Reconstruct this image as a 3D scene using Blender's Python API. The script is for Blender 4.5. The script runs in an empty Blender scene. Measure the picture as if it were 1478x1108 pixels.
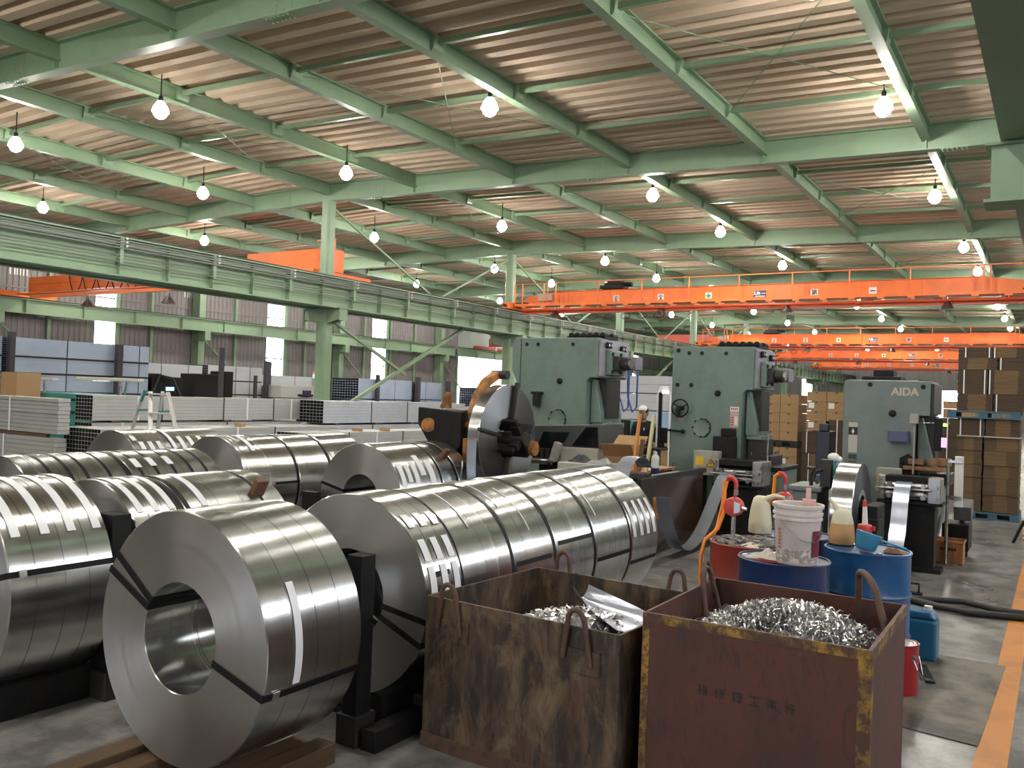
import bpy, bmesh, math, random
from mathutils import Matrix, Vector
from math import sin, cos, pi, radians as rad, sqrt, atan2

S = bpy.context.scene
COL = S.collection

# ------------------------------------------------------------------ camera
W, H, F = 1478.0, 1108.0, 1264.125
R = Matrix(((0.847094, -0.0239387, 0.53090366),
            (0.53020206, -0.0301632, -0.84733462),
            (0.03629784, 0.99925828, -0.01285872)))
CAM = Vector((0, 0, 1.85))
cd = bpy.data.cameras.new('camera')
cd.sensor_width = 36.0
cd.lens = 36.0 * F / W
cd.clip_end = 400
cam = bpy.data.objects.new('camera', cd)
COL.objects.link(cam)
cam.matrix_world = Matrix.Translation(CAM) @ R.to_4x4()
S.camera = cam

def at(px, py, x=None, y=None, z=None):
    """the point of the place seen at a pixel of the photograph, on a given plane"""
    d = R @ Vector((px - W / 2, -(py - H / 2), -F))
    if x is not None: t = (x - CAM.x) / d.x
    elif y is not None: t = (y - CAM.y) / d.y
    else: t = (z - CAM.z) / d.z
    return CAM + d * t

# ------------------------------------------------------------------ light
wd = bpy.data.worlds.new('world')
S.world = wd
wd.use_nodes = True
bg = wd.node_tree.nodes['Background']
bg.inputs[0].default_value = (0.86, 0.93, 1.0, 1)
bg.inputs[1].default_value = 3.0
LAMP = 330.0            # emission of one bulb
PANEL = 5.0             # daylight through the translucent wall panels
S.view_settings.view_transform = 'Standard'
S.view_settings.look = 'None'
S.view_settings.gamma = 1
S.view_settings.use_curve_mapping = False
S.view_settings.exposure = 1.12
S.cycles.sample_clamp_indirect = 6.0
S.cycles.max_bounces = 8
S.cycles.diffuse_bounces = 5
S.cycles.caustics_reflective = False
S.cycles.caustics_refractive = False

# ------------------------------------------------------------------ materials
def lin(c):
    return tuple((v / 255 / 12.92 if v / 255 <= .04045 else ((v / 255 + .055) / 1.055) ** 2.4) for v in c) + (1,)

MATS = {}
def mat(name, col, rough=.5, metal=0.0, spots=None, spot_amt=.5, scale=6.0, bump=0.0, stretch=(1, 1, 1),
        aniso=0.0, axis=None, emit=0.0, trans=0.0, coat=0.0, spec=.5, thr=(.45, .65), rvar=0.0):
    """a node material: base colour, worn spots mixed in by noise, roughness variation, fine bump"""
    if name in MATS: return MATS[name]
    m = bpy.data.materials.new(name); m.use_nodes = True
    nt = m.node_tree; N = nt.nodes; L = nt.links
    b = N['Principled BSDF']
    c = lin(col) if max(col) > 1.001 else tuple(col) + (1,)
    b.inputs['Base Color'].default_value = c
    b.inputs['Roughness'].default_value = rough
    b.inputs['Metallic'].default_value = metal
    b.inputs['Specular IOR Level'].default_value = spec
    b.inputs['Coat Weight'].default_value = coat
    b.inputs['Transmission Weight'].default_value = trans
    if emit:
        b.inputs['Emission Color'].default_value = c
        b.inputs['Emission Strength'].default_value = emit
    if spots or bump or rvar:
        tc = N.new('ShaderNodeTexCoord'); mp = N.new('ShaderNodeMapping')
        L.new(tc.outputs['Object'], mp.inputs[0])
        mp.inputs['Scale'].default_value = stretch
        nz = N.new('ShaderNodeTexNoise'); nz.inputs['Scale'].default_value = scale
        nz.inputs['Detail'].default_value = 7; nz.inputs['Roughness'].default_value = .62
        L.new(mp.outputs[0], nz.inputs['Vector'])
        if spots:
            rp = N.new('ShaderNodeValToRGB')
            rp.color_ramp.elements[0].position = thr[0]; rp.color_ramp.elements[1].position = thr[1]
            rp.color_ramp.elements[0].color = (0, 0, 0, 1)
            rp.color_ramp.elements[1].color = (spot_amt,) * 3 + (1,)
            L.new(nz.outputs['Fac'], rp.inputs[0])
            mx = N.new('ShaderNodeMix'); mx.data_type = 'RGBA'
            mx.inputs[6].default_value = c
            mx.inputs[7].default_value = lin(spots) if max(spots) > 1.001 else tuple(spots) + (1,)
            L.new(rp.outputs[0], mx.inputs[0]); L.new(mx.outputs[2], b.inputs['Base Color'])
        if rvar:
            mr = N.new('ShaderNodeMapRange')
            mr.inputs[1].default_value = .3; mr.inputs[2].default_value = .7
            mr.inputs[3].default_value = max(.02, rough - rvar); mr.inputs[4].default_value = min(1, rough + rvar)
            L.new(nz.outputs['Fac'], mr.inputs[0]); L.new(mr.outputs[0], b.inputs['Roughness'])
        if bump:
            bp = N.new('ShaderNodeBump'); bp.inputs['Strength'].default_value = bump
            bp.inputs['Distance'].default_value = .01
            L.new(nz.outputs['Fac'], bp.inputs['Height']); L.new(bp.outputs[0], b.inputs['Normal'])
    if aniso:
        b.inputs['Anisotropic'].default_value = aniso
        b.inputs['Anisotropic Rotation'].default_value = .25
        tg = N.new('ShaderNodeTangent'); tg.direction_type = 'RADIAL'; tg.axis = axis
        L.new(tg.outputs[0], b.inputs['Tangent'])
    MATS[name] = m
    return m

def coil_mat(name, axis, col=(.52, .53, .525), rough=.24, aniso=.72, metal=1.0):
    """galvanized strip wound in turns: fine concentric lines, highlights drawn out across the winding"""
    if name in MATS: return MATS[name]
    metal_face = 'edges' in name
    m = mat(name, col, rough, metal, aniso=aniso, axis=axis)
    nt = m.node_tree; N = nt.nodes; L = nt.links; b = N['Principled BSDF']
    tc = N.new('ShaderNodeTexCoord'); sx = N.new('ShaderNodeSeparateXYZ')
    L.new(tc.outputs['Object'], sx.inputs[0])
    A, B = (('X', 'Z') if axis == 'Y' else ('Y', 'Z'))
    def mth(op, a, bb=None):
        n = N.new('ShaderNodeMath'); n.operation = op
        for i, v in enumerate((a, bb)):
            if v is None: continue
            if isinstance(v, (int, float)): n.inputs[i].default_value = v
            else: L.new(v, n.inputs[i])
        return n.outputs[0]
    r = mth('SQRT', mth('ADD', mth('MULTIPLY', sx.outputs[A], sx.outputs[A]), mth('MULTIPLY', sx.outputs[B], sx.outputs[B])))
    cmb = N.new('ShaderNodeCombineXYZ')
    L.new(mth('MULTIPLY', r, 260.0), cmb.inputs[0])
    L.new(mth('MULTIPLY', sx.outputs[axis], 40.0), cmb.inputs[1])
    nz = N.new('ShaderNodeTexNoise'); nz.inputs['Scale'].default_value = 1.0; nz.inputs['Detail'].default_value = 3
    L.new(cmb.outputs[0], nz.inputs['Vector'])
    bp = N.new('ShaderNodeBump'); bp.inputs['Strength'].default_value = .05; bp.inputs['Distance'].default_value = .002
    L.new(nz.outputs['Fac'], bp.inputs['Height'])
    if metal_face: L.new(bp.outputs[0], b.inputs['Normal'])
    n2 = N.new('ShaderNodeTexNoise'); n2.inputs['Scale'].default_value = 1.0; n2.inputs['Detail'].default_value = 5
    cm2 = N.new('ShaderNodeCombineXYZ')
    L.new(mth('MULTIPLY', r, 34.0), cm2.inputs[0]); L.new(mth('MULTIPLY', sx.outputs[axis], 9.0), cm2.inputs[1])
    L.new(cm2.outputs[0], n2.inputs['Vector'])
    mr = N.new('ShaderNodeMapRange'); mr.inputs[1].default_value = .25; mr.inputs[2].default_value = .75
    mr.inputs[3].default_value = rough - .04; mr.inputs[4].default_value = rough + .05
    L.new(n2.outputs['Fac'], mr.inputs[0]); L.new(mr.outputs[0], b.inputs['Roughness'])
    mx = N.new('ShaderNodeMix'); mx.data_type = 'RGBA'
    mx.inputs[6].default_value = (col[0] * .93, col[1] * .93, col[2] * .93, 1)
    mx.inputs[7].default_value = (col[0] * 1.06, col[1] * 1.06, col[2] * 1.06, 1)
    L.new(n2.outputs['Fac'], mx.inputs[0]); L.new(mx.outputs[2], b.inputs['Base Color'])
    return m

M_GREEN = mat('pale_green_paint', (.205, .30, .19), .45, spots=(.15, .225, .14), spot_amt=.35, scale=1.5)
M_TEAL = mat('press_green_paint', (.15, .21, .178), .42, spots=(.09, .125, .105), spot_amt=.5, scale=2.2, rvar=.08)
M_AIDA = mat('grey_green_paint', (.16, .19, .178), .45, spots=(.08, .11, .095), spot_amt=.4, scale=2.0)
M_ORANGE = mat('crane_orange_paint', (.80, .17, .02), .45, spots=(.5, .09, .015), spot_amt=.4, scale=1.2)
M_RED = mat('red_paint', (.52, .045, .03), .4)
M_ROOF = mat('roof_lining', (.56, .44, .33), .9, spots=(.48, .37, .27), spot_amt=.5, scale=.8)
M_CLAD = mat('grey_cladding', (.21, .185, .19), .6, spots=(.16, .14, .14), spot_amt=.5, scale=.6)
M_BLACK = mat('black_steel', (.008, .008, .009), .55, spots=(.018, .014, .011), spot_amt=.6, scale=9, spec=.25)
M_DARK = mat('oily_dark_steel', (.022, .021, .020), .45, .0, spots=(.05, .037, .027), spot_amt=.5, scale=7, spec=.35)
M_STEEL = mat('bare_steel', (.42, .42, .42), .32, 1.0, rvar=.1, scale=10)
M_GALV = mat('galvanized_channel', (.50, .52, .55), .42, .55, spots=(.38, .40, .42), spot_amt=.5, scale=2.0)
M_GALVW = mat('galvanized_channel_warm', (.43, .43, .41), .5, .35, spots=(.34, .34, .32), spot_amt=.5, scale=2.0)
M_PIPEDARK = mat('dark_pipe', (.06, .062, .07), .45, .6)
M_COILY = coil_mat('wound_galvanized_strip', 'Y')
M_FACEY = coil_mat('wound_strip_edges', 'Y', (.45, .44, .435), .36, .8, 1.0)
M_FACEX = coil_mat('wound_strip_edges_on_mandrel', 'X', (.32, .33, .35), .38, .8, 1.0)
M_COILX = coil_mat('wound_strip_on_mandrel', 'X', (.56, .57, .58), .25)
M_STRIP = mat('galvanized_strip', (.50, .54, .64), .27, .72)
M_PAPER = mat('white_tape_paper', (.72, .72, .73), .35)
M_WHITE = mat('white_plastic', (.72, .70, .67), .4)
M_CREAM = mat('cream_enamel', (.36, .345, .29), .45, spots=(.22, .2, .16), spot_amt=.4, scale=5)
M_WOOD = mat('worn_timber', (.13, .075, .038), .75, spots=(.05, .03, .018), spot_amt=.8, scale=5, stretch=(1, .12, 1), bump=.3)
M_WOODB = mat('brown_block', (.16, .075, .045), .8, spots=(.1, .05, .03), spot_amt=.6, scale=12)
M_CARD = mat('cardboard', (.33, .205, .098), .85, spots=(.26, .16, .075), spot_amt=.5, scale=3)
M_CARDD = mat('folded_cardboard_flutes', (.075, .05, .03), .9, spots=(.05, .032, .019), spot_amt=.6, scale=20, stretch=(.05, .05, 1))
M_CARDM = mat('folded_cardboard_edges', (.16, .10, .047), .9, spots=(.10, .06, .03), spot_amt=.6, scale=20, stretch=(.05, .05, 1))
M_BLUEP = mat('blue_pallet_paint', (.045, .115, .165), .7, spots=(.04, .09, .12), spot_amt=.6, scale=6)
M_GLASSY = mat('dark_window_plastic', (.006, .007, .008), .12)
M_RUBBER = mat('black_rubber', (.012, .012, .013), .55)
M_YEL = mat('yellow_label', (.75, .46, .03), .5)
M_INK = mat('black_ink', (.012, .012, .012), .6)
M_GRN = mat('sign_green', (.0, .33, .11), .5)
M_NAVY = mat('sign_navy', (.01, .014, .09), .5)
M_ALU = mat('ladder_aluminium', (.62, .60, .55), .42, .5)
M_TURQ = mat('turquoise_paint', (.045, .24, .22), .5)
M_HOSE = mat('orange_hose', (.85, .25, .02), .4)
M_PLATEO = mat('yellow_orange_machine_paint', (.47, .18, .03), .5, spots=(.1, .05, .025), spot_amt=.9, scale=6, thr=(.4, .6))
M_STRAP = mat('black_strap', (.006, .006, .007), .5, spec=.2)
M_SKIN = mat('skin', (.36, .2, .14), .55)
M_CLOTH = mat('dark_workwear', (.012, .014, .02), .85)
M_BULB = mat('glowing_bulb', (1.0, .95, .86), .4, emit=LAMP)
M_BELL = mat('glowing_glass_bell', (1.0, .95, .85), .4, emit=14.0)
M_PANEL = mat('daylight_panel', (.93, .94, 1.0), .5, emit=PANEL)
M_FILLPANEL = mat('added_fill_panel', (.93, .95, 1.0), .5, emit=PANEL * 1.3)  # glow of the added strips in the right wall, a fill light
M_RUSTBIN = mat('rusty_brown_bin', (.078, .050, .029), .62, spots=(.020, .011, .007), spot_amt=.95, scale=7.5, stretch=(1.3, 1.3, .30), bump=.3, thr=(.42, .60))
M_REDBIN = mat('dull_red_bin', (.078, .021, .013), .62, spots=(.032, .014, .010), spot_amt=.85, scale=2.6, stretch=(1.2, 1.2, .6), bump=.15, thr=(.47, .66))
M_YELWORN = mat('worn_yellow_stripe', (.30, .165, .018), .6, spots=(.06, .028, .014), spot_amt=1.0, scale=10, thr=(.40, .56))
M_RUST = mat('brown_rusty_rod', (.09, .045, .028), .7, spots=(.04, .022, .016), spot_amt=.7, scale=15)
M_SCRAP = mat('bright_scrap', (.62, .62, .62), .3, 1.0, spots=(.2, .2, .2), spot_amt=.8, scale=3)

def weather(m, col, scale, stretch, thr, amt, bump=0.0):
    """one more layer of wear over the base colour of a material"""
    nt = m.node_tree; N = nt.nodes; L = nt.links; b = N['Principled BSDF']
    tc = N.new('ShaderNodeTexCoord'); mp = N.new('ShaderNodeMapping'); mp.inputs['Scale'].default_value = stretch
    L.new(tc.outputs['Object'], mp.inputs[0])
    nz = N.new('ShaderNodeTexNoise'); nz.inputs['Scale'].default_value = scale; nz.inputs['Detail'].default_value = 9
    nz.inputs['Roughness'].default_value = .7; nz.inputs['Distortion'].default_value = .6
    L.new(mp.outputs[0], nz.inputs['Vector'])
    rp = N.new('ShaderNodeValToRGB')
    rp.color_ramp.elements[0].position = thr[0]; rp.color_ramp.elements[1].position = thr[1]
    rp.color_ramp.elements[0].color = (0, 0, 0, 1); rp.color_ramp.elements[1].color = (amt,) * 3 + (1,)
    L.new(nz.outputs['Fac'], rp.inputs[0])
    mx = N.new('ShaderNodeMix'); mx.data_type = 'RGBA'
    src = b.inputs['Base Color']
    if src.links: L.new(src.links[0].from_socket, mx.inputs[6])
    else: mx.inputs[6].default_value = src.default_value
    mx.inputs[7].default_value = tuple(col) + (1,)
    L.new(rp.outputs[0], mx.inputs[0]); L.new(mx.outputs[2], src)
    return m
weather(M_RUSTBIN, (.016, .010, .007), 16, (1.6, 1.6, .35), (.50, .60), .9)
weather(M_RUSTBIN, (.19, .132, .072), 5, (1.2, 1.2, .7), (.50, .68), .75)
weather(M_RUSTBIN, (.085, .032, .013), 5, (1, 1, .6), (.55, .68), .7)
weather(M_REDBIN, (.03, .013, .010), 14, (1.6, 1.6, .5), (.54, .64), .8)
weather(M_REDBIN, (.12, .055, .038), 40, (1, 1, .7), (.64, .70), .6)
weather(M_REDBIN, (.05, .022, .014), 2.2, (1, 1, .8), (.48, .66), .8)
weather(M_YELWORN, (.05, .022, .012), 34, (1, 1, 1), (.50, .58), .9)

def floor_mat():
    m = mat('sealed_concrete', (.165, .158, .152), .36, spots=(.27, .258, .248), spot_amt=.85, scale=.55, rvar=.13, thr=(.40, .66), spec=.45)
    nt = m.node_tree; N = nt.nodes; L = nt.links; b = N['Principled BSDF']
    src = b.inputs['Base Color'].links[0].from_socket
    tc = N['Texture Coordinate']
    n2 = N.new('ShaderNodeTexNoise'); n2.inputs['Scale'].default_value = 3.6; n2.inputs['Detail'].default_value = 9
    n2.inputs['Roughness'].default_value = .7
    L.new(tc.outputs['Object'], n2.inputs['Vector'])
    rp = N.new('ShaderNodeValToRGB')
    rp.color_ramp.elements[0].position = .40; rp.color_ramp.elements[0].color = (.55, .54, .53, 1)
    rp.color_ramp.elements[1].position = .60; rp.color_ramp.elements[1].color = (1.2, 1.2, 1.2, 1)
    L.new(n2.outputs['Fac'], rp.inputs[0])
    mx = N.new('ShaderNodeMix'); mx.data_type = 'RGBA'; mx.blend_type = 'MULTIPLY'; mx.inputs[0].default_value = 1
    L.new(src, mx.inputs[6]); L.new(rp.outputs[0], mx.inputs[7])
    L.new(mx.outputs[2], b.inputs['Base Color'])
    return m
M_FLOOR = floor_mat()
M_LINE = mat('orange_floor_paint', (.56, .22, .045), .5, spots=(.3, .13, .035), spot_amt=.5, scale=3)

# ------------------------------------------------------------------ mesh helpers
WM = {}                                         # world matrices of parents

class MB:
    def __init__(s): s.v = []; s.f = []; s.m = []
    def add(s, vs, fs, mi=0):
        o = len(s.v); s.v += [tuple(v) for v in vs]
        s.f += [[o + i for i in f] for f in fs]; s.m += [mi] * len(fs); return s
    def box(s, c, d, rot=None, mi=0):
        x, y, z = d[0] / 2, d[1] / 2, d[2] / 2
        vs = [Vector(p) for p in ((-x, -y, -z), (x, -y, -z), (x, y, -z), (-x, y, -z), (-x, -y, z), (x, -y, z), (x, y, z), (-x, y, z))]
        if rot is not None: vs = [rot @ v for v in vs]
        vs = [v + Vector(c) for v in vs]
        return s.add(vs, ((0, 3, 2, 1), (4, 5, 6, 7), (0, 1, 5, 4), (1, 2, 6, 5), (2, 3, 7, 6), (3, 0, 4, 7)), mi)
    def bb(s, x0, x1, y0, y1, z0, z1, mi=0):
        return s.box(((x0 + x1) / 2, (y0 + y1) / 2, (z0 + z1) / 2), (abs(x1 - x0), abs(y1 - y0), abs(z1 - z0)), None, mi)
    def prism(s, poly, axis, a, b, mi=0):
        """poly of (u,v) swept along axis; u,v are the other two axes in order"""
        def P(u, v, t): return {'X': (t, u, v), 'Y': (u, t, v), 'Z': (u, v, t)}[axis]
        n = len(poly)
        vs = [P(u, v, a) for u, v in poly] + [P(u, v, b) for u, v in poly]
        fs = [list(range(n))[::-1], list(range(n, 2 * n))] + [(i, (i + 1) % n, n + (i + 1) % n, n + i) for i in range(n)]
        return s.add(vs, fs, mi)
    def bar(s, p, q, w, h=None, mi=0, up=(0, 0, 1)):
        """rectangular bar from p to q"""
        p, q = Vector(p), Vector(q); d = q - p; L = d.length; d.normalize()
        u = Vector(up)
        if abs(d.dot(u)) > .98: u = Vector((1, 0, 0))
        a = d.cross(u).normalized(); b2 = a.cross(d).normalized()
        rot = Matrix((a, d, b2)).transposed()
        return s.box((p + q) / 2, (w, L, h or w), rot, mi)
    def tube(s, pts, r, n=8, mi=0, caps=True):
        pts = [Vector(p) for p in pts]; rs = r if isinstance(r, (list, tuple)) else [r] * len(pts)
        vs = []; up = None
        for i, p in enumerate(pts):
            d = (pts[min(i + 1, len(pts) - 1)] - pts[max(i - 1, 0)])
            if d.length < 1e-9: d = Vector((0, 0, 1))
            d.normalize()
            if up is None:
                up = Vector((0, 0, 1)) if abs(d.z) < .9 else Vector((1, 0, 0))
            a = d.cross(up)
            if a.length < 1e-6: a = d.cross(Vector((0, 1, .1)))
            a.normalize(); up = a.cross(d).normalized()
            vs += [p + (a * cos(2 * pi * k / n) + up * sin(2 * pi * k / n)) * rs[i] for k in range(n)]
        fs = []
        for i in range(len(pts) - 1):
            for k in range(n):
                k2 = (k + 1) % n
                fs.append((i * n + k, i * n + k2, (i + 1) * n + k2, (i + 1) * n + k))
        if caps: fs += [list(range(n))[::-1], list(range((len(pts) - 1) * n, len(pts) * n))]
        return s.add(vs, fs, mi)
    def lathe(s, prof, c, axis='Z', n=32, mi=0, closed=False):
        """prof: list of (radius, height along axis)"""
        vs = []
        for r, h in prof:
            for k in range(n):
                a = 2 * pi * k / n; u, v = r * cos(a), r * sin(a)
                vs.append({'Z': (c[0] + u, c[1] + v, c[2] + h), 'Y': (c[0] + v, c[1] + h, c[2] + u), 'X': (c[0] + h, c[1] + u, c[2] + v)}[axis])
        m = len(prof); fs = []
        for i in range(m if closed else m - 1):
            j = (i + 1) % m
            for k in range(n):
                k2 = (k + 1) % n
                fs.append((i * n + k, i * n + k2, j * n + k2, j * n + k))
        if not closed:
            fs += [list(range(n))[::-1], list(range((m - 1) * n, m * n))]
        return s.add(vs, fs, mi)
    def sphere(s, c, r, n=16, m=10, sc=(1, 1, 1), mi=0):
        vs = [(c[0], c[1], c[2] - r * sc[2])]
        for i in range(1, m):
            t = -pi / 2 + pi * i / m
            for k in range(n):
                a = 2 * pi * k / n
                vs.append((c[0] + r * sc[0] * cos(t) * cos(a), c[1] + r * sc[1] * cos(t) * sin(a), c[2] + r * sc[2] * sin(t)))
        vs.append((c[0], c[1], c[2] + r * sc[2])); fs = []
        for k in range(n): fs.append((0, 1 + (k + 1) % n, 1 + k))
        for i in range(m - 2):
            for k in range(n):
                k2 = (k + 1) % n; o = 1 + i * n
                fs.append((o + k, o + k2, o + n + k2, o + n + k))
        o = 1 + (m - 2) * n
        for k in range(n): fs.append((o + k, o + (k + 1) % n, len(vs) - 1))
        return s.add(vs, fs, mi)
    def ribbon(s, pts, w, axis='X', t=.0015, mi=0):
        """a thin strip: pts along it, width w along axis"""
        A = {'X': Vector((1, 0, 0)), 'Y': Vector((0, 1, 0)), 'Z': Vector((0, 0, 1))}[axis]
        pts = [Vector(p) for p in pts]; vs = []
        for i, p in enumerate(pts):
            d = (pts[min(i + 1, len(pts) - 1)] - pts[max(i - 1, 0)]).normalized()
            nn = d.cross(A).normalized()
            vs += [p - A * w / 2 - nn * t / 2, p + A * w / 2 - nn * t / 2, p + A * w / 2 + nn * t / 2, p - A * w / 2 + nn * t / 2]
        fs = []
        for i in range(len(pts) - 1):
            for k in range(4):
                k2 = (k + 1) % 4; fs.append((i * 4 + k, i * 4 + k2, i * 4 + 4 + k2, i * 4 + 4 + k))
        fs += [(3, 2, 1, 0), tuple(range(len(vs) - 4, len(vs)))]
        return s.add(vs, fs, mi)
    def build(s, name, mats, parent=None, bevel=0.0, smooth=False, angle=32, seg=2):
        me = bpy.data.meshes.new(name)
        vs = s.v
        if parent is not None:
            inv = WM[parent.name].inverted()
            vs = [inv @ Vector(v) for v in vs]
        me.from_pydata([tuple(v) for v in vs], [], s.f)
        if not isinstance(mats, (list, tuple)): mats = [mats]
        for m in mats: me.materials.append(m)
        me.polygons.foreach_set('material_index', s.m)
        bm = bmesh.new(); bm.from_mesh(me); bmesh.ops.recalc_face_normals(bm, faces=bm.faces); bm.to_mesh(me); bm.free()
        if smooth:
            me.polygons.foreach_set('use_smooth', [True] * len(me.polygons))
            me.set_sharp_from_angle(angle=rad(angle))
        me.update()
        o = bpy.data.objects.new(name, me); COL.objects.link(o)
        WM[o.name] = Matrix.Identity(4)
        if parent is not None:
            o.parent = parent; WM[o.name] = WM[parent.name].copy()
        if bevel:
            b = o.modifiers.new('edge', 'BEVEL'); b.width = bevel; b.segments = seg; b.limit_method = 'ANGLE'; b.angle_limit = rad(40)
            b.harden_normals = False
        return o

def tag(o, label, cat, group=None, kind=None):
    if label: o['label'] = label
    if cat: o['category'] = cat
    if group: o['group'] = group
    if kind: o['kind'] = kind
    return o

def thing(name, label, cat, loc=(0, 0, 0), rotz=0.0, group=None):
    o = bpy.data.objects.new(name, None); COL.objects.link(o)
    o.empty_display_size = .1
    M = Matrix.Translation(Vector(loc)) @ Matrix.Rotation(rotz, 4, 'Z')
    o.matrix_world = M; o.location = loc; o.rotation_euler = (0, 0, rotz)
    WM[o.name] = M
    return tag(o, label, cat, group)

def struct(name, mb, m, **k):
    o = mb.build(name, m, **k); o['kind'] = 'structure'; return o

def dup(root, loc, rotz=None, label=None, group=None):
    """a copy of a thing with copies of its parts and sub-parts"""
    def cp(o, parent):
        c = o.copy(); COL.objects.link(c)
        if parent is not None: c.parent = parent
        for ch in KIDS.get(o.name, ()): cp(ch, c)
        return c
    KIDS = {}
    def scan(o):
        KIDS[o.name] = list(o.children)
        for ch in o.children: scan(ch)
    scan(root)
    c = cp(root, None); c.location = loc
    if rotz is not None: c.rotation_euler = (0, 0, rotz)
    if label: c['label'] = label
    if group: c['group'] = group
    return c

def text_mesh(body, size, name, m, parent, M4, depth=.004):
    """lettering as thin solid letters; M4 places its XY plane in the world"""
    cu = bpy.data.curves.new(name, 'FONT'); cu.body = body; cu.size = size; cu.extrude = depth
    cu.align_x = 'CENTER'; cu.align_y = 'CENTER'; cu.offset = size * .035
    t = bpy.data.objects.new(name + '_tmp', cu); COL.objects.link(t)
    dg = bpy.context.evaluated_depsgraph_get()
    me = bpy.data.meshes.new_from_object(t.evaluated_get(dg))
    bpy.data.objects.remove(t); bpy.data.curves.remove(cu)
    me.transform(WM[parent.name].inverted() @ M4)
    me.materials.clear(); me.materials.append(m)
    o = bpy.data.objects.new(name, me); COL.objects.link(o); o.parent = parent
    WM[o.name] = WM[parent.name].copy()
    return o

def facing(loc, side='-Y', rot=0):
    """matrix whose XY plane faces a side of the hall, text reading upright from there"""
    b = {'-Y': Matrix(((1, 0, 0), (0, 0, -1), (0, 1, 0))), '+X': Matrix(((0, 0, 1), (1, 0, 0), (0, 1, 0)))}[side]
    return Matrix.Translation(Vector(loc)) @ b.to_4x4() @ Matrix.Rotation(rot, 4, 'Z')

RND = random.Random(7)
# ------------------------------------------------------------------ the hall
XC, BAY, Y0 = -21.8, 12.0, 10.35               # row of columns, bay length, first beam
def roof_z(x): return 9.0 - .0245 * abs(x - XC)

f = MB().bb(-46, 12, -16, 116, -.2, 0)
struct('floor', f, M_FLOOR)
# painted stripe and a worn steel sheet let into the floor
fl = MB().bb(-.345, -.19, -4, 60, 0, .003)
struct('floor_marking', fl, M_LINE)

# roof lining: deep folded plate, ribs running across the hall
rb = MB(); P = []
y = -16.0
while y < 116:
    P += [(y, 0), (y + .23, 0), (y + .29, .15), (y + .44, .15)]; y += .5
for xa, xb in ((-46.0, XC), (XC, 12.0)):
    o = len(rb.v)
    for yy, dz in P: rb.v += [(xa, yy, roof_z(xa) + dz), (xb, yy, roof_z(xb) + dz)]
    n = len(P)
    for i in range(n - 1):
        rb.f.append((o + 2 * i, o + 2 * i + 1, o + 2 * i + 3, o + 2 * i + 2)); rb.m.append(0)
struct('ceiling', rb, M_ROOF)
struct('ceiling_cover', MB().bb(-46, 12, -16, 116, 9.35, 9.4), M_CLAD)

def ibeam(mb, p, q, h, w, tf=.03, tw=.02):
    """I section from p to q; p and q are the middle of the underside"""
    p, q = Vector(p), Vector(q); z = Vector((0, 0, 1))
    mb.bar(p + z * tf / 2, q + z * tf / 2, w, tf)
    mb.bar(p + z * (h - tf / 2), q + z * (h - tf / 2), w, tf)
    mb.bar(p + z * h / 2, q + z * h / 2, tw, h - 2 * tf)
    return mb

# main roof beams on the column lines, with stiffener plates and bolted splices
NB = range(-2, 9)
beam_ys = [Y0 + BAY * k for k in NB]
for yb in beam_ys:
    for xa, xb in ((-44.3, XC), (XC, 9.6)):
        m = MB(); h = .62
        ibeam(m, (xa, yb, roof_z(xa) - h), (xb, yb, roof_z(xb) - h), h, .26)
        x = XC + (3.8 if xb > XC else -3.8)
        while -44 < x < 9.4:
            m.bb(x - .012, x + .012, yb - .12, yb + .12, roof_z(x) - h + .03, roof_z(x) - .03)
            x += 3.8 if xb > XC else -3.8
        for xs in ([-11.4, -19.6, -2.2] if xb > XC else [-24.0, -33.0]):
            zz = roof_z(xs) - h
            for k in range(5):
                for sx in (-.09, .09):
                    m.bb(xs + sx - .018, xs + sx + .018, yb - .03, yb + .03, zz + .1 + k * .1, zz + .135 + k * .1)
            m.bb(xs - .28, xs + .28, yb - .02, yb + .02, zz + .06, zz + .54)
            m.bb(xs - .3, xs + .3, yb - .12, yb + .12, zz - .012, zz)
            for k in range(6):
                for sy in (-.08, .08): m.bb(xs - .25 + k * .1 - .016, xs - .25 + k * .1 + .016, yb + sy - .016, yb + sy + .016, zz - .035, zz)
        struct('roof_beam', m, M_GREEN)

# joists along the hall, one per bay and line, and the struts between them
jx = [XC + 3.8 * k for k in range(-5, 9)]
for yb in beam_ys[:-1]:
    for x in jx:
        m = MB(); z0 = roof_z(x) - .40
        a, b = yb + .02, yb + BAY - .02
        m.bb(x - .1, x + .1, a, b, z0, z0 + .02); m.bb(x - .1, x + .1, a, b, z0 + .36, z0 + .40)
        m.bb(x - .01, x + .01, a, b, z0 + .02, z0 + .36)
        for k in (1, 2, 3):
            yy = yb + 3 * k
            for s in (-1, 1):
                m.prism([(x + s * .015, z0 + .03), (x + s * .09, z0 + .12), (x + s * .12, z0 + .36), (x + s * .015, z0 + .36)], 'Y', yy - .16, yy + .16)
        struct('roof_joist', m, M_GREEN)
    if yb > 75: continue
    for i in range(len(jx) - 1):
        xa, xb = jx[i] + .1, jx[i + 1] - .1
        for k in (1, 2, 3):
            yy = yb + 3 * k; m = MB()
            m.bar((xa, yy, roof_z(xa) - .13), (xb, yy, roof_z(xb) - .13), .10, .10)
            struct('roof_strut', m, M_GREEN)
# thin tie rods crossing below the lining
for yb in beam_ys[1:5]:
    for i in range(3, 10, 2):
        xa, xb = jx[i], jx[i + 1]
        m = MB()
        m.tube([(xa, yb + 3, roof_z(xa) - .2), (xb, yb + 9, roof_z(xb) - .2)], .012, 5)
        m.tube([(xb, yb + 3, roof_z(xb) - .22), (xa, yb + 9, roof_z(xa) - .22)], .012, 5)
        struct('roof_tie_rod', m, M_GREEN)

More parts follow.
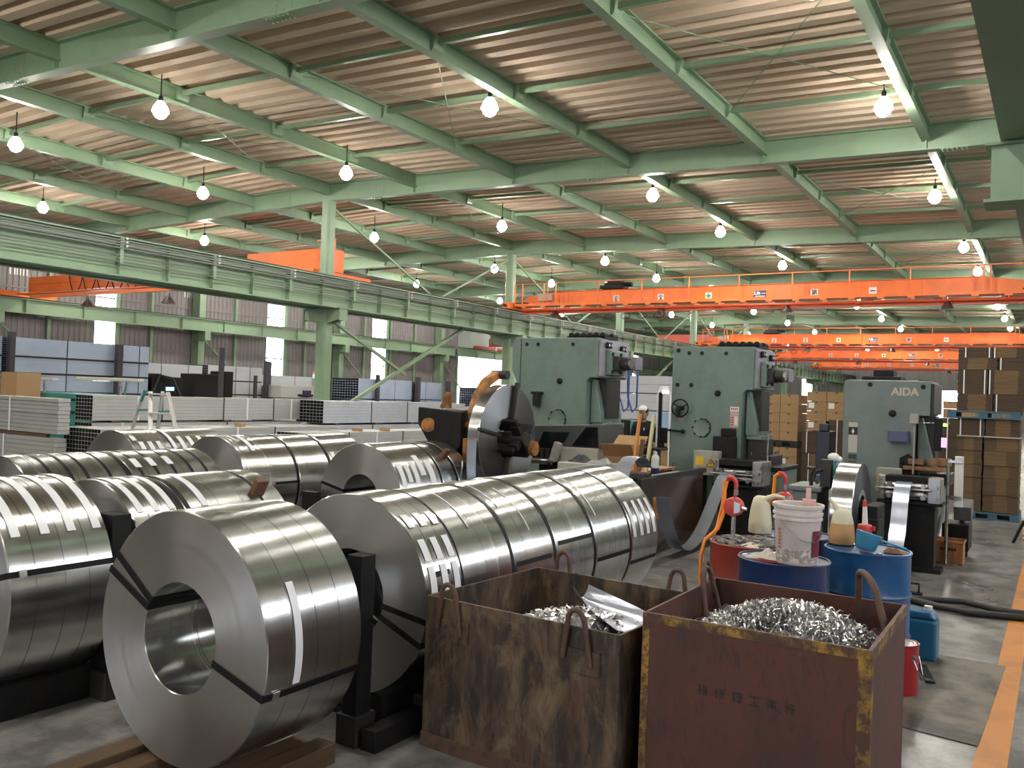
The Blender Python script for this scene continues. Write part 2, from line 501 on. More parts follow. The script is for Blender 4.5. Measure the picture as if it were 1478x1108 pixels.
# columns between the bays, with crane brackets
for yb in beam_ys[1:]:
    m = MB()
    m.prism([(XC - .16, yb - .23), (XC + .16, yb - .23), (XC + .23, yb - .16), (XC + .23, yb + .16), (XC + .16, yb + .23), (XC - .16, yb + .23), (XC - .23, yb + .16), (XC - .23, yb - .16)], 'Z', 0, 4.62)
    m.prism([(XC - .13, yb - .2), (XC + .13, yb - .2), (XC + .2, yb - .13), (XC + .2, yb + .13), (XC + .13, yb + .2), (XC - .13, yb + .2), (XC - .2, yb + .13), (XC - .2, yb - .13)], 'Z', 4.62, roof_z(XC) - .62)
    for s in (-1, 1):
        m.prism([(XC + s * .2, 4.1), (XC + s * .85, 4.25), (XC + s * .85, 4.6), (XC + s * .2, 4.6)], 'Y', yb - .16, yb - .13)
        m.prism([(XC + s * .2, 4.1), (XC + s * .85, 4.25), (XC + s * .85, 4.6), (XC + s * .2, 4.6)], 'Y', yb + .13, yb + .16)
        m.bb(XC + s * .85 - .02, XC + s * .85 + .02, yb - .2, yb + .2, 4.2, 4.62)
    m.bb(XC - .9, XC + .9, yb - .24, yb + .24, 4.6, 4.63)
    m.bb(XC - .35, XC + .35, yb - .35, yb + .35, 0, .03)
    struct('steel_column', m, M_GREEN)

# crane runway girders (one pair between the bays, one at the wall, one at the aisle)
def runway(xg, ya, yb_, zt, zb, step, y1, side, bars=False):
    m = MB()
    ibeam(m, (xg, ya, zb), (xg, yb_, zb), zt - zb, .36, .035, .025)
    yy = y1
    while yy < yb_:
        if yy > ya: m.bb(xg - .15, xg + .15, yy - .01, yy + .01, zb + .035, zt - .035)
        yy += step
    struct('runway_girder', m, M_GREEN)
    r = MB(); r.bb(xg - .035, xg + .035, ya, yb_, zt, zt + .07); struct('crane_rail', r, M_DARK)
    if bars:
        c = MB()
        for k, zz in enumerate((zt - .10, zt - .17, zt - .24, zt - .31)):
            c.bb(xg + side * (.20 + .02 * (k % 2)) - .018, xg + side * (.20 + .02 * (k % 2)) + .018, ya, yb_, zz - .02, zz + .02)
        for zz in (zt - .50, zt - .58, zt - .66):
            c.bb(xg + side * .19 - .012, xg + side * .19 + .012, ya, yb_, zz - .012, zz + .012)
        struct('conductor_bars', c, mat('grey_conductor', (.10, .115, .10), .5))
        yy = y1
        while yy < 100:
            b = MB(); b.bb(xg + side * .02, xg + side * .17, yy - .05, yy + .05, zb + .35, zt - .05)
            b.bb(xg + side * .17, xg + side * .215, yy - .05, yy + .05, zt - .72, zt - .05)
            struct('conductor_bracket', b, M_GREEN)
            w = MB()
            for k in range(3): w.tube([(xg + side * .24, yy + .12, zt - .07 - k * .1), (xg + side * .24, yy + .12, zt - .02 - k * .1)], .028, 8)
            struct('conductor_insulators', w, M_WHITE)
            yy += 3.0
runway(-21.25, -14, 112, 5.66, 4.62, 1.5, 14.0, 1, True)
runway(-22.35, -14, 112, 5.66, 4.62, 1.5, 14.0, -1)
runway(-43.1, -14, 59.6, 5.70, 4.98, 3.0, 23.6, 1)
runway(-43.1, 60.0, 112, 5.70, 4.98, 3.0, 23.6, 1)
runway(-.40, -14, 112, 5.66, 4.62, 1.5, 14.0, -1)
# grating walk between the two middle girders
m = MB()
yy = -13.0
while yy < 110:
    m.bb(-22.15, -21.45, yy, yy + 1.6, 4.66, 4.70); yy += 2.0
m.bb(-22.17, -22.12, -14, 112, 4.60, 4.70); m.bb(-21.48, -21.43, -14, 112, 4.60, 4.70)
struct('runway_walkway', m, M_GREEN)
# brackets of the aisle columns reach into view from the edge
for yb in (10.35, 22.35):
    m = MB()
    m.bb(-.12, .3, yb - .22, yb + .22, 0, roof_z(0) - .62)
    m.bb(-.66, -.1, yb - .2, yb + .2, 4.02, 4.6)
    m.bb(-.72, -.1, yb - .24, yb + .24, 4.0, 4.03); m.bb(-.72, -.1, yb - .24, yb + .24, 4.58, 4.61)
    struct('aisle_column', m, M_GREEN)

# bracing between the columns
def brace(p, q, w=.09):
    m = MB(); m.bar(p, q, w, w); struct('brace', m, M_GREEN)
for k in (0, 1, 2, 3):
    ya = Y0 + BAY * (k + 1)
    brace((XC, ya + .3, 8.15), (XC, ya + 6.1, 5.75), .07); brace((XC, ya + BAY - .3, 8.1), (XC, ya + 6.6, 5.75), .07)
    brace((XC + .1, ya + .25, 4.25), (XC + .1, ya + 4.4, 2.5), .10); brace((XC + .1, ya + 8.2, 4.6), (XC + .1, ya + .35, .9), .12)

# wall on the left: ribbed cladding between daylight strips, columns, rails
def clad_x(x, ya, yb, z0, z1, pitch=.30, dep=.035):
    m = MB(); y = ya; pts = []
    while y < yb - 1e-6:
        e = min(y + pitch, yb)
        pts += [(y, 0), (y + (e - y) * .42, 0), (y + (e - y) * .55, dep), (y + (e - y) * .87, dep)]; y = e
    pts.append((yb, 0))
    for yy, dx in pts: m.v += [(x + dx, yy, z0), (x + dx, yy, z1)]
    for i in range(len(pts) - 1):
        m.f.append((2 * i, 2 * i + 2, 2 * i + 3, 2 * i + 1)); m.m.append(0)
    return m
XW = -44.2
wins = [(4.0, 5.1), (16.0, 17.1), (27.98, 29.04), (40.06, 41.33), (50.39, 51.75)]
prev = -16.0
for a, b in wins + [(61.5, 69.6), (84.0, 85.2), (98.0, 99.2)]:
    struct('wall_left', clad_x(XW, prev, a, 0, 9.2), M_CLAD); prev = b
struct('wall_left', clad_x(XW, prev, 116, 0, 9.2), M_CLAD)
for i, (a, b) in enumerate(wins + [(84.0, 85.2), (98.0, 99.2)]):
    struct('window_%d' % (i + 1), MB().bb(XW - .04, XW - .02, a, b, 1.1, 7.25), M_PANEL)
    struct('wall_left', MB().bb(XW - .03, XW + .02, a, b, 7.25, 9.2).bb(XW - .03, XW + .02, a, b, 0, 1.1), M_CLAD)
    struct('wall_post', MB().bb(XW + .05, XW + .25, b, b + .25, 0, 8.4), M_GREEN)
# the loading door: open to the daylight, lintel and a striped sign above
struct('wall_left', clad_x(XW, 61.5, 69.6, 5.25, 9.2), mat('pale_lintel_cladding', (.33, .36, .33), .6))
struct('door_1', MB().bb(XW - .05, XW + .12, 61.3, 61.5, 0, 5.3).bb(XW - .05, XW + .12, 69.6, 69.8, 0, 5.3).bb(XW - .05, XW + .14, 61.3, 69.8, 5.2, 5.38), M_GREEN)
for k in range(-1, 9):
    yc = 23.15 + BAY * k - .8
    struct('wall_column', MB().bb(XW + .1, XW + .75, yc - .17, yc + .17, 0, 8.3).bb(XW + .1, XW + .14, yc - .22, yc + .22, 0, 8.3).bb(XW + .70, XW + .75, yc - .22, yc + .22, 0, 8.3)
           .bb(XW + .7, XW + 1.3, yc - .2, yc + .2, 4.45, 4.98), M_GREEN)
    for d in (3, 6, 9):
        if not any(p - .3 < yc + d < q + .4 for p, q in wins + [(61.5, 69.6), (84.0, 85.2), (98.0, 99.2)]):
            struct('wall_post', MB().bb(XW + .05, XW + .22, yc + d - .08, yc + d + .08, 0, 8.3), M_GREEN)
    brace((XW + .4, yc + .3, 4.6), (XW + .4, yc + 5.6, .4), .08)
g = MB()
for zz in (1.9, 3.7, 6.35, 7.6):
    g.bb(XW + .035, XW + .09, -15, 61.3, zz - .04, zz + .04); g.bb(XW + .035, XW + .09, 69.8, 115, zz - .04, zz + .04)
struct('wall_rails', g, M_CLAD)
# faded bay numerals painted high on the cladding
def bar_numeral(name, y0, marks):
    m = MB()
    for u, v, du, dv in marks: m.bb(XW + .034, XW + .042, y0 + u, y0 + u + du, 6.95 + v, 6.95 + v + dv)
    return m
for nm, y0, lab in (('a', 23.35, 'white bay number on dark cladding above the left end of the orange crane'),
                    ('b', 33.55, 'white bay number on dark cladding beside the third wall column')):
    m = bar_numeral(nm, y0, [(0, .0, .07, .42), (.22, 0, .07, .42), (.34, 0, .06, .42), (.5, .0, .06, .42), (.58, .34, .08, .08), (.66, 0, .07, .42), (.84, .0, .06, .42)])
    o = m.build('bay_number', M_WHITE); tag(o, lab, 'sign')

# the far gable and the two sides behind the camera close the hall
def clad_y(yp, xa, xb, z0, z1, pitch=.3, dep=.035):
    m = MB(); x = xa; pts = []
    while x < xb - 1e-6:
        e = min(x + pitch, xb); pts += [(x, 0), (x + (e - x) * .42, 0), (x + (e - x) * .55, dep), (x + (e - x) * .87, dep)]; x = e
    pts.append((xb, 0))
    for xx, d in pts: m.v += [(xx, yp - d, z0), (xx, yp - d, z1)]
    for i in range(len(pts) - 1): m.f.append((2 * i, 2 * i + 1, 2 * i + 3, 2 * i + 2)); m.m.append(0)
    return m
YF = 112.0
M_PALE = mat('pale_far_cladding', (.40, .40, .38), .6, spots=(.32, .32, .30), spot_amt=.4, scale=.5)
struct('wall_far', clad_y(YF, -46, -27.4, 0, 9.2), M_PALE)
struct('wall_far', clad_y(YF, -26.2, -12.2, 0, 9.2), M_PALE)
struct('wall_far', clad_y(YF, -26.2 - 1.2, -26.2, 5.2, 9.2), M_PALE)
struct('wall_far', clad_y(YF, -12.2, -9.6, 4.2, 9.2), M_PALE)
struct('wall_far', clad_y(YF, -9.6, 12, 0, 9.2), M_PALE)
struct('window_9', MB().bb(-27.4, -26.2, YF + .02, YF + .04, 0, 5.2), M_PANEL)
struct('wall_right', MB().bb(9.6, 9.7, -16, 116, 0, 5.4).bb(9.6, 9.7, -16, 116, 7.2, 9.3), M_CLAD)
k = 10
for ya in (-12, -2, 8, 18, 30, 44, 60, 80):
    struct('window_%d' % k, MB().bb(9.66, 9.68, ya, ya + 7.0, 5.4, 7.2), M_FILLPANEL); k += 1  # unseen glowing strips added to light the girders from the right
    struct('wall_right', MB().bb(9.6, 9.7, ya + 7, {80: 116}.get(ya, ya + 20), 5.4, 7.2) if ya == 80 else MB().bb(9.6, 9.7, ya + 7, [-12, -2, 8, 18, 30, 44, 60, 80][[-12, -2, 8, 18, 30, 44, 60].index(ya) + 1], 5.4, 7.2), M_CLAD)
struct('wall_back', MB().bb(-46, -9, -15.0, -14.9, 0, 9.3).bb(-2, 12, -15.0, -14.9, 0, 9.3).bb(-9, -2, -15.0, -14.9, 4.8, 9.3), M_CLAD)

# ------------------------------------------------------------------ lamps
def make_lamp():
    t = thing('high_bay_lamp', 'x', 'lamp')
    MB().sphere((0, 0, -.03), .158, 16, 10, (1, 1, 1.0)).build('bulb', M_BULB, t, smooth=True, angle=80)
    MB().lathe([(.05, .22), (.07, .215), (.10, .17), (.155, .09), (.185, .0), (.19, -.03), (.18, -.03), (.15, .07), (.09, .155), (.0, .17)], (0, 0, 0), 'Z', 20).build('reflector', M_BELL, t, smooth=True)
    MB().lathe([(.05, .21), (.05, .33), (.03, .35)], (0, 0, 0), 'Z', 12).build('housing', M_BLACK, t, smooth=True)
    MB().tube([(0, 0, .34), (0, 0, .95)], .014, 8).build('hanging_rod', M_BLACK, t)
    return t
LINES = {-3.0: 'the line nearest the orange floor stripe', -9.85: 'the middle line over the presses', -16.3: 'the line beside the long green crane girder',
         -22.1: 'the line along the tall columns', -29.3: 'the first line of the left bay', -37.5: 'the outer line near the left wall'}
SPOTS = {-3.0: [-10, -2, 6.2, 12.2, 17.8, 25.9, 34.3, 40.4, 47.5, 54, 61, 68, 78, 90], -9.85: [-9, -1.5, 5.0, 14.5, 22.8, 28.6, 36.4, 44, 52, 60, 68, 78, 90],
         -16.3: [-6, 5.2, 11.6, 17.3, 25.0, 33.0, 38.5, 46, 54, 62, 70, 80, 92], -22.1: [11.7, 17.3, 25.1, 33.4, 38.7, 47, 55, 63, 72, 84],
         -29.3: [10, 16.5, 23.1, 29.8, 36.8, 45, 53], -37.5: [14, 24, 33, 42, 51, 62]}
ORD = ['nearest', 'second', 'third', 'fourth', 'fifth', 'sixth', 'seventh', 'eighth', 'ninth', 'tenth', 'eleventh', 'twelfth', 'thirteenth']
lamp0 = make_lamp(); first = True
for x, ys in SPOTS.items():
    for i, y in enumerate(ys):
        zb = 8.06
        hid = sum(1 for q in ys if q < 4)
        lab = 'lit hanging high bay lamp, %s along %s' % (ORD[i - hid], LINES[x]) if y > 4 else 'lit hanging lamp above the viewpoint, %s along %s' % (ORD[i], LINES[x])
        if first: L0 = lamp0; L0.location = (x * 1.08, y * 1.08, zb); first = False; L0['label'] = lab
        else: L0 = dup(lamp0, (x * 1.08, y * 1.08, zb), label=lab)
        L0['group'] = 'high bay lamps under the roof'
        for ch in L0.children:
            if ch.name.startswith('hanging_rod'): ch.scale = (1, 1, (roof_z(x * 1.08) + .14 - zb) / .96)

# ------------------------------------------------------------------ overhead cranes
KANJI = {
 'an': [(.5, .97, .5, .84), (.14, .82, .86, .82), (.14, .82, .14, .68), (.86, .82, .86, .68), (.08, .46, .92, .46), (.46, .7, .28, .26), (.28, .26, .78, .05), (.7, .46, .5, .2), (.5, .2, .16, .04)],
 'zen': [(.5, .97, .08, .58), (.5, .97, .92, .58), (.28, .58, .72, .58), (.26, .33, .74, .33), (.12, .07, .88, .07), (.5, .58, .5, .07)],
 'dai': [(.2, .98, .08, .82), (.18, .9, .46, .9), (.3, .88, .34, .78), (.62, .98, .52, .82), (.6, .9, .92, .9), (.74, .88, .78, .78), (.18, .7, .82, .7), (.82, .7, .82, .54), (.18, .54, .82, .54), (.18, .54, .18, .38), (.18, .38, .86, .38), (.86, .38, .8, .1), (.5, .76, .5, .02), (.46, .38, .12, .08)],
 'ichi': [(.1, .5, .9, .5)],
}
def sign_plate(t, x, y, z, s, kind):
    pl = MB().bb(x - s / 2, x + s / 2, y - .006, y + .006, z - s / 2, z + s / 2).build('sign_plate', M_WHITE, t)
    m = MB()
    if kind == 'cross':
        m.bb(x - s * .36, x + s * .36, y - .009, y - .006, z - s * .13, z + s * .13)
        m.bb(x - s * .13, x + s * .13, y - .0095, y - .006, z - s * .36, z + s * .36)
        m.build('green_cross', M_GRN, pl)
    else:
        for k, (a, b, c, d) in enumerate(KANJI[kind]):
            p = Vector((x + (a - .5) * s * .86, y - .008, z + (b - .5) * s * .86)); q = Vector((x + (c - .5) * s * .86, y - .008, z + (d - .5) * s * .86))
            m.bar(p, q, .004, s * (.10 if kind != 'ichi' else .14), up=(q - p).cross(Vector((0, 1, 0))))
        m.build('sign_character', M_INK, pl)

def make_crane(name_label, y, xa=-21.25, xb=-.40, group='orange cranes of the right bay', detail=True, num='ichi'):
    t = thing('overhead_crane', name_label, 'crane', ((xa + xb) / 2, y, 5.73), 0, group)
    zt, zb = 6.54, 5.98
    g = MB(); g.bb(xa + 1.9, xb - 1.9, y - .17, y + .17, zb, zt); g.bb(xa + 1.9, xb - 1.9, y - .24, y + .24, zt, zt + .02); g.bb(xa + 1.9, xb - 1.9, y - .24, y + .24, zb - .02, zb)
    g.prism([(xa + .35, zb + .02), (xa + 1.9, zb), (xa + 1.9, zt), (xa + .6, zt - .16), (xa + .35, zt - .3)], 'Y', y - .17, y + .17)
    g.prism([(xb - .35, zb + .02), (xb - 1.9, zb), (xb - 1.9, zt), (xb - .6, zt - .16), (xb - .35, zt - .3)], 'Y', y - .17, y + .17)
    for k in range(9): g.bb(xa + 2.6 + k * 2.05 - .01, xa + 2.6 + k * 2.05 + .01, y - .185, y - .17, zb, zt)
    g.build('girder', M_ORANGE, t, bevel=.006)
    w = MB(); w.bb(xa + .2, xb - .2, y - .85, y - .2, 5.86, 5.90); w.bb(xa + .2, xb - .2, y - .86, y - .82, 5.86, 5.98)
    n = int((xb - xa) / 1.0)
    for k in range(n):
        x = xa + .7 + k * 1.0
        w.prism([(y - .84, 5.74), (y - .84, 5.86), (y - .2, 5.86), (y - .2, 5.60)], 'X', x - .02, x + .02)
        w.bb(x - .12, x + .12, y - .87, y - .80, 5.80, 5.88)
    w.build('walkway', M_ORANGE, t)
    MB().bb(xa + .5, xb - .5, y - .62, y - .44, 5.54, 5.66).tube([(xa + .5, y - .8, 5.69), (xb - .5, y - .8, 5.69)], .05, 8).build('lower_beam', mat('red_orange_paint', (.55, .07, .02), .35), t)
    posts = [-21.05, -19.56, -19.35, -18.9] if xa > -25 else []
    xs = ([xa + .2, xa + .6, xa + 1.7, xa + 1.9, xa + 2.3] + [xa + 4.35 + 2.05 * k for k in range(7)] + [xb - 2.25, xb - 1.9, xb - 1.7, xb - .6])
    for x in xs:
        MB().bar((x, y - .82, 5.9), (x, y - .82, 6.86), .045).build('rail_post', M_ORANGE, t)
    MB().bar((xa + .2, y - .82, 6.87), (xb - .2, y - .82, 6.87), .032).build('handrail', M_ORANGE, t)
    for x, s in ((xa, 1), (xb, -1)):
        e = MB().bb(x - .16, x + .16, y - 1.3, y + 1.3, 5.74, 6.02).bb(x - .12, x + .4 * s, y - .5, y + .5, 5.80, 6.1)
        et = e.build('end_truck', M_ORANGE, t, bevel=.01)
        b = MB()
        for sy in (-1, 1): b.tube([(x, y + sy * 1.3, 5.88), (x, y + sy * 1.42, 5.88)], .07, 10)
        b.build('buffer', M_RUBBER, et)
        d = MB().bb(x + .18 * s, x + .75 * s, y - .75, y - .5, 5.9, 6.05); d.build('drive_motor', M_BLACK, et)
    if detail:
        MB().bb(xa + 1.15, xa + 1.85, y - .36, y - .2, 6.14, 6.46).build('control_panel', M_CREAM, t, bevel=.01)
        h = MB().bb(xa + 4.2, xa + 5.3, y - .3, y + .3, 6.60, 6.75).bb(xa + 4.5, xa + 5.1, y - .2, y + .2, 6.75, 7.0).tube([(xa + 4.3, y, 6.82), (xa + 5.6, y, 6.78)], .1, 12)
        h.build('hoist', M_BLACK, t, bevel=.015)
        fc = MB()
        for k in range(7):
            pts = [(xa + 2.6 + k * .75 + .22 * sin(a), y - .6, 5.50 - .22 * (1 - cos(a)) * .5 - .02) for a in [2 * pi * q / 14 for q in range(15)]]
            fc.tube(pts, .014, 6, caps=False)
        fc.build('festoon_cable', M_RUBBER, t)
    yy = y - .183
    for kd, x in (('an', -16.3), ('zen', -14.26), ('cross', -12.19), ('dai', -8.03), (num, -5.94)):
        sign_plate(t, x - 10.825 + 10.825 + (xa + 21.25), yy, 6.17, .27, kd)
    pl = MB().bb(-10.36, -9.86, yy - .006, yy + .006, 6.03, 6.31).build('capacity_plate', M_NAVY, t)
    text_mesh('2.8t', .17, 'capacity_text', M_WHITE, pl, facing((-10.22, yy - .01, 6.21)))
    MB().bb(-10.05, -9.88, yy - .01, yy - .005, 6.19, 6.215).build('plate_line', M_WHITE, pl)
    m = MB()
    for k in range(7): m.bb(-10.28 + k * .055, -10.245 + k * .055, yy - .01, yy - .005, 6.07, 6.115)
    m.build('small_lettering', M_WHITE, pl)
    for x in (-19.0, -14.0, -8.9, -3.4):
        l = MB().lathe([(.04, 5.80), (.05, 5.66), (.08, 5.62), (.23, 5.38), (.22, 5.38), (.07, 5.60), (0, 5.60)], (x, y - .72, 0), 'Z', 16)
        l.build('work_lamp', M_STEEL, t, smooth=True)
    return t
make_crane('nearest orange overhead crane of the right bay with black lettered plates', 34.4)
make_crane('second orange crane beyond the nearest one, partly behind the middle press', 59.0)
make_crane('third orange crane, its left end over the far runway girder', 76.0, detail=False)
make_crane('farthest orange crane near the end of the right bay', 92.0, detail=False)

def left_crane(label, y, col, xa=-43.1, xb=-22.35):
    t = thing('overhead_crane', label, 'crane', ((xa + xb) / 2, y, 5.77), 0, 'cranes of the left bay')
    MB().bb(xa + .6, xb - .6, y - .2, y + .2, 6.0, 6.7).bb(xa + .6, xb - .6, y - .25, y - .2, 6.34, 6.38).build('girder', col, t, bevel=.01)
    MB().bb(xa + 1, xb - 1, y - .95, y - .2, 5.78, 5.83).bb(xa + 2, xb - 2, y - .9, y - .7, 5.6, 5.74).build('lower_beam', col, t)
    for x in (xa, xb):
        MB().bb(x - .16, x + .16, y - 1.5, y + 1.5, 5.76, 6.02).build('end_truck', col, t, bevel=.01)
    MB().bb(xb - 4.5, xb - .2, y - .4, y + .4, 6.1, 6.95).build('hoist_cover', col, t, bevel=.02)
    c = MB(); pts = []
    for k in range(85): pts.append((xa + 4.2 + k * .075, y - .32, 6.62 - .80 * abs(sin(k * pi / 14.0)) ** .7))
    c.tube(pts, .026, 6); c.build('festoon_cable', M_RUBBER, t)
    for x in (xb - .1, xb + .25): MB().bar((x, y - .6, 5.85), (x, y - .6, 7.2), .06).build('rail_post', col, t)
    MB().bar((xb - .6, y - .6, 7.18), (xb + .3, y - .6, 7.18), .05).build('handrail', col, t)
    for x in (-36.6, -31.0):
        MB().lathe([(.05, 5.66), (.07, 5.42), (.3, 5.08), (.28, 5.08), (.07, 5.36), (0, 5.36)], (x, y - .8, 0), 'Z', 16).build('work_lamp', M_STEEL, t, smooth=True)
    return t
left_crane('orange crane of the left bay with looped black cable', 23.6, M_ORANGE)
left_crane('dull red crane far down the left bay above the bright doorway', 64.0, mat('faded_red_paint', (.42, .07, .05), .5))
# striped banner over the doorway
b = MB().bb(XW + .06, XW + .08, 66.4, 69.5, 5.42, 6.3); bo = b.build('banner', M_WHITE); tag(bo, 'white banner with red lettering over the bright doorway', 'banner')
m = MB()
for k in range(4):
    m.bb(XW + .085, XW + .09, 67.6 + k * .46, 67.98 + k * .46, 5.55, 6.15)
o = m.build('banner_lettering', M_RED); o.parent = bo
m = MB().bb(XW + .085, XW + .09, 66.6, 66.8, 5.5, 6.2).bb(XW + .085, XW + .09, 67.1, 67.3, 5.5, 6.2)
o = m.build('banner_stripe', M_NAVY); o.parent = bo
#--B--
# ------------------------------------------------------------------ steel coils
RI = .254
def arc_tag(t, xc, zc, r, y, w, a0, a1, m, name='tape_strip', th=.0022, n=14):
    pts = []
    for k in range(n + 1):
        a = rad(a0 + (a1 - a0) * k / n); pts.append((xc + (r + th) * cos(a), y, zc + (r + th) * sin(a)))
    mb = MB().ribbon(pts, w, 'Y', th)
    return mb.build(name, m, t, smooth=True, angle=60)

def coil(label, xc, zc, r, ya, yb, grooves=(), gaps=(), straps=(), tags=(), outer=(), bands=(), group='steel coils stored on the floor', n=112, ri=RI):
    """a coil lying with its bore along the hall. grooves: fine slits, gaps: wide dark slits (y, width, depth)"""
    t = thing('steel_coil', label, 'coil', (xc, ya, zc - r), 0, group)
    pro = []
    c = .006
    pro.append((r - c, ya)); pro.append((r, ya + c))
    cuts = [(g, .0035, .004) for g in grooves] + list(gaps)
    cuts.sort()
    bump = 1
    for y, w, d in cuts:
        pro += [(r, y - w / 2), (r - d, y - w / 2 + .0006), (r - d, y + w / 2 - .0006), (r, y + w / 2)]
    pro += [(r, yb - c), (r - c, yb)]
    for k in range(1, 4): pro.append((r - c + (ri + .004 - r + c) * k / 4, yb))
    pro += [(ri + .004, yb), (ri, yb - .004)]
    for y, w, d in sorted(cuts, reverse=True):
        pro += [(ri, y + w / 2), (ri + min(d, .006), y + w / 2 - .0006), (ri + min(d, .006), y - w / 2 + .0006), (ri, y - w / 2)]
    pro += [(ri, ya + .004), (ri + .004, ya)]
    for k in (3, 2, 1): pro.append((r - c + (ri + .004 - r + c) * k / 4, ya))
    mb = MB().lathe(pro, (0, 0, 0), 'Y', n, closed=True)
    # the object's own origin sits on the bore axis so that the winding texture is concentric
    me_o = mb_build_local(mb, 'wound_strip', M_COILY, t, (xc, 0, zc))
    for a in straps:                                       # straps through the bore
        a = rad(a); u = Vector((cos(a), 0, sin(a))); v = Vector((-sin(a), 0, cos(a))); C = Vector((xc, 0, zc))
        s = MB(); w, th = .032, .003
        def slab(p, q, nrm, wd):
            s.bar(p, q, th, w, up=wd)
        s.bar(C + u * (r + .002) + Vector((0, ya - .004, 0)), C + u * (r + .002) + Vector((0, yb + .004, 0)), .004, w, up=v)
        s.bar(C + u * (ri - .002) + Vector((0, ya - .004, 0)), C + u * (ri - .002) + Vector((0, yb + .004, 0)), .004, w, up=v)
        for yy in (ya - .003, yb + .003):
            s.bar(C + u * (ri - .003) + Vector((0, yy, 0)), C + u * (r + .004) + Vector((0, yy, 0)), .004, w, up=v)
        st = s.build('strap', M_STRAP, t)
        q = MB().bar(C + u * (r + .006) + Vector((0, ya + .05, 0)), C + u * (r + .006) + Vector((0, ya + .09, 0)), .006, w * 1.25, up=v)
        q.build('strap_clip', M_STEEL, st)
    for a, y0, y1 in outer:                                # straps seen only on the outside
        a = rad(a); u = Vector((cos(a), 0, sin(a))); v = Vector((-sin(a), 0, cos(a))); C = Vector((xc, 0, zc))
        s = MB().bar(C + u * (r + .002) + Vector((0, y0, 0)), C + u * (r + .002) + Vector((0, y1, 0)), .004, .03, up=v)
        s.build('strap', M_STRAP, t)
    for y, w in bands:                                     # black rings round the coil: straps, and painted shade of gaps between coils
        MB().lathe([(r - .001, y - w / 2), (r + .0018, y - w / 2), (r + .0018, y + w / 2), (r - .001, y + w / 2)], (xc, 0, zc), 'Y', 96, closed=True).build('strap_and_gap_shade', M_STRAP, t, smooth=True)
    for y, w, a0, a1 in tags: arc_tag(t, xc, zc, r + .002, y, w, a0, a1, M_PAPER)
    return t

def mb_build_local(mb, name, m, parent, origin, axis='Y', face=None):
    """builds a part whose own origin is at `origin` in the world (mesh given around that origin)"""
    me = bpy.data.meshes.new(name); me.from_pydata(mb.v, [], mb.f); me.materials.append(m); me.materials.append(face or M_FACEY)
    bm = bmesh.new(); bm.from_mesh(me); bmesh.ops.recalc_face_normals(bm, faces=bm.faces); bm.to_mesh(me); bm.free()
    ai = 'XYZ'.index(axis)
    for p in me.polygons: p.material_index = 1 if abs(p.normal[ai]) > .8 and p.area > .0008 else 0
    me.polygons.foreach_set('use_smooth', [True] * len(me.polygons)); me.set_sharp_from_angle(angle=rad(28)); me.update()
    o = bpy.data.objects.new(name, me); COL.objects.link(o); o.parent = parent
    L = WM[parent.name].inverted() @ Matrix.Translation(Vector(origin))
    o.matrix_local = L; WM[o.name] = Matrix.Translation(Vector(origin))
    return o

coil('large coil in the foreground with one white tape strip, resting on timber', -3.43, .67, .59, 2.65, 3.245,
     grooves=(2.80, 2.95, 3.10), straps=(145.5, 154.5, -16), tags=((2.83, .042, 31, -13),))
ZB, RB, XB = .67, .575, -3.47
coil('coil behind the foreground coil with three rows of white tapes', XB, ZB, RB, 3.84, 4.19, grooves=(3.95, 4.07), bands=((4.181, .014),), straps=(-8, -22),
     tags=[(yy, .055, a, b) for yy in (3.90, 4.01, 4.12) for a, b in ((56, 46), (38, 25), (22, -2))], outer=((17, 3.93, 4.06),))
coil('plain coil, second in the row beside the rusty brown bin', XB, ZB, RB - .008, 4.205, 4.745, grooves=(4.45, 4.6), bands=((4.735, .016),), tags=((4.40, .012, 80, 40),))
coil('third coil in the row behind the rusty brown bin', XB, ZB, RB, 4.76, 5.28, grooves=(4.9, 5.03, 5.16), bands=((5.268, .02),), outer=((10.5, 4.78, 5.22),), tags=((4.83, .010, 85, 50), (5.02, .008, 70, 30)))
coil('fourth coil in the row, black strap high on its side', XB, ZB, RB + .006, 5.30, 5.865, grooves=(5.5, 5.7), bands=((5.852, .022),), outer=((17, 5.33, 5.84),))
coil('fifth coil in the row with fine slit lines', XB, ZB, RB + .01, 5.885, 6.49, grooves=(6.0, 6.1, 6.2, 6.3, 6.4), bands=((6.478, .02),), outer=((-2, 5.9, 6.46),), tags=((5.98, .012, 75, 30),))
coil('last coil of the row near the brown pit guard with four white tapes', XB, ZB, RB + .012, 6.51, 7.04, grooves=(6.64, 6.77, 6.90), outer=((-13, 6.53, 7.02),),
     tags=[(yy, .055, 36, 7) for yy in (6.56, 6.70, 6.83, 6.96)])
coil('coil at the left edge of the picture with four long white tapes', -5.15, .67, .60, 2.48, 3.07, grooves=(2.62, 2.78, 2.92), straps=(15,),
     tags=[(yy, .05, 98, 34) for yy in (2.55, 2.71, 2.86, 3.01)])
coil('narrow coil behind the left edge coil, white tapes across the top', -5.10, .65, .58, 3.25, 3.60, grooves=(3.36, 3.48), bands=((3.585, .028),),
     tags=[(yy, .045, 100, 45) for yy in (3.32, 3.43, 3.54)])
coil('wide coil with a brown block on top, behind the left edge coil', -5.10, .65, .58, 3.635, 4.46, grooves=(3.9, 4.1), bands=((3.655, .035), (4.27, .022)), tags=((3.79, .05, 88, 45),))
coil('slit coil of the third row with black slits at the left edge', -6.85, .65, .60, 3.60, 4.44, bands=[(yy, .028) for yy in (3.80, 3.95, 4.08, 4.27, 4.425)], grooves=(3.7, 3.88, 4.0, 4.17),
     tags=((4.06, .04, 44, 39), (4.2, .03, 44, 40)))
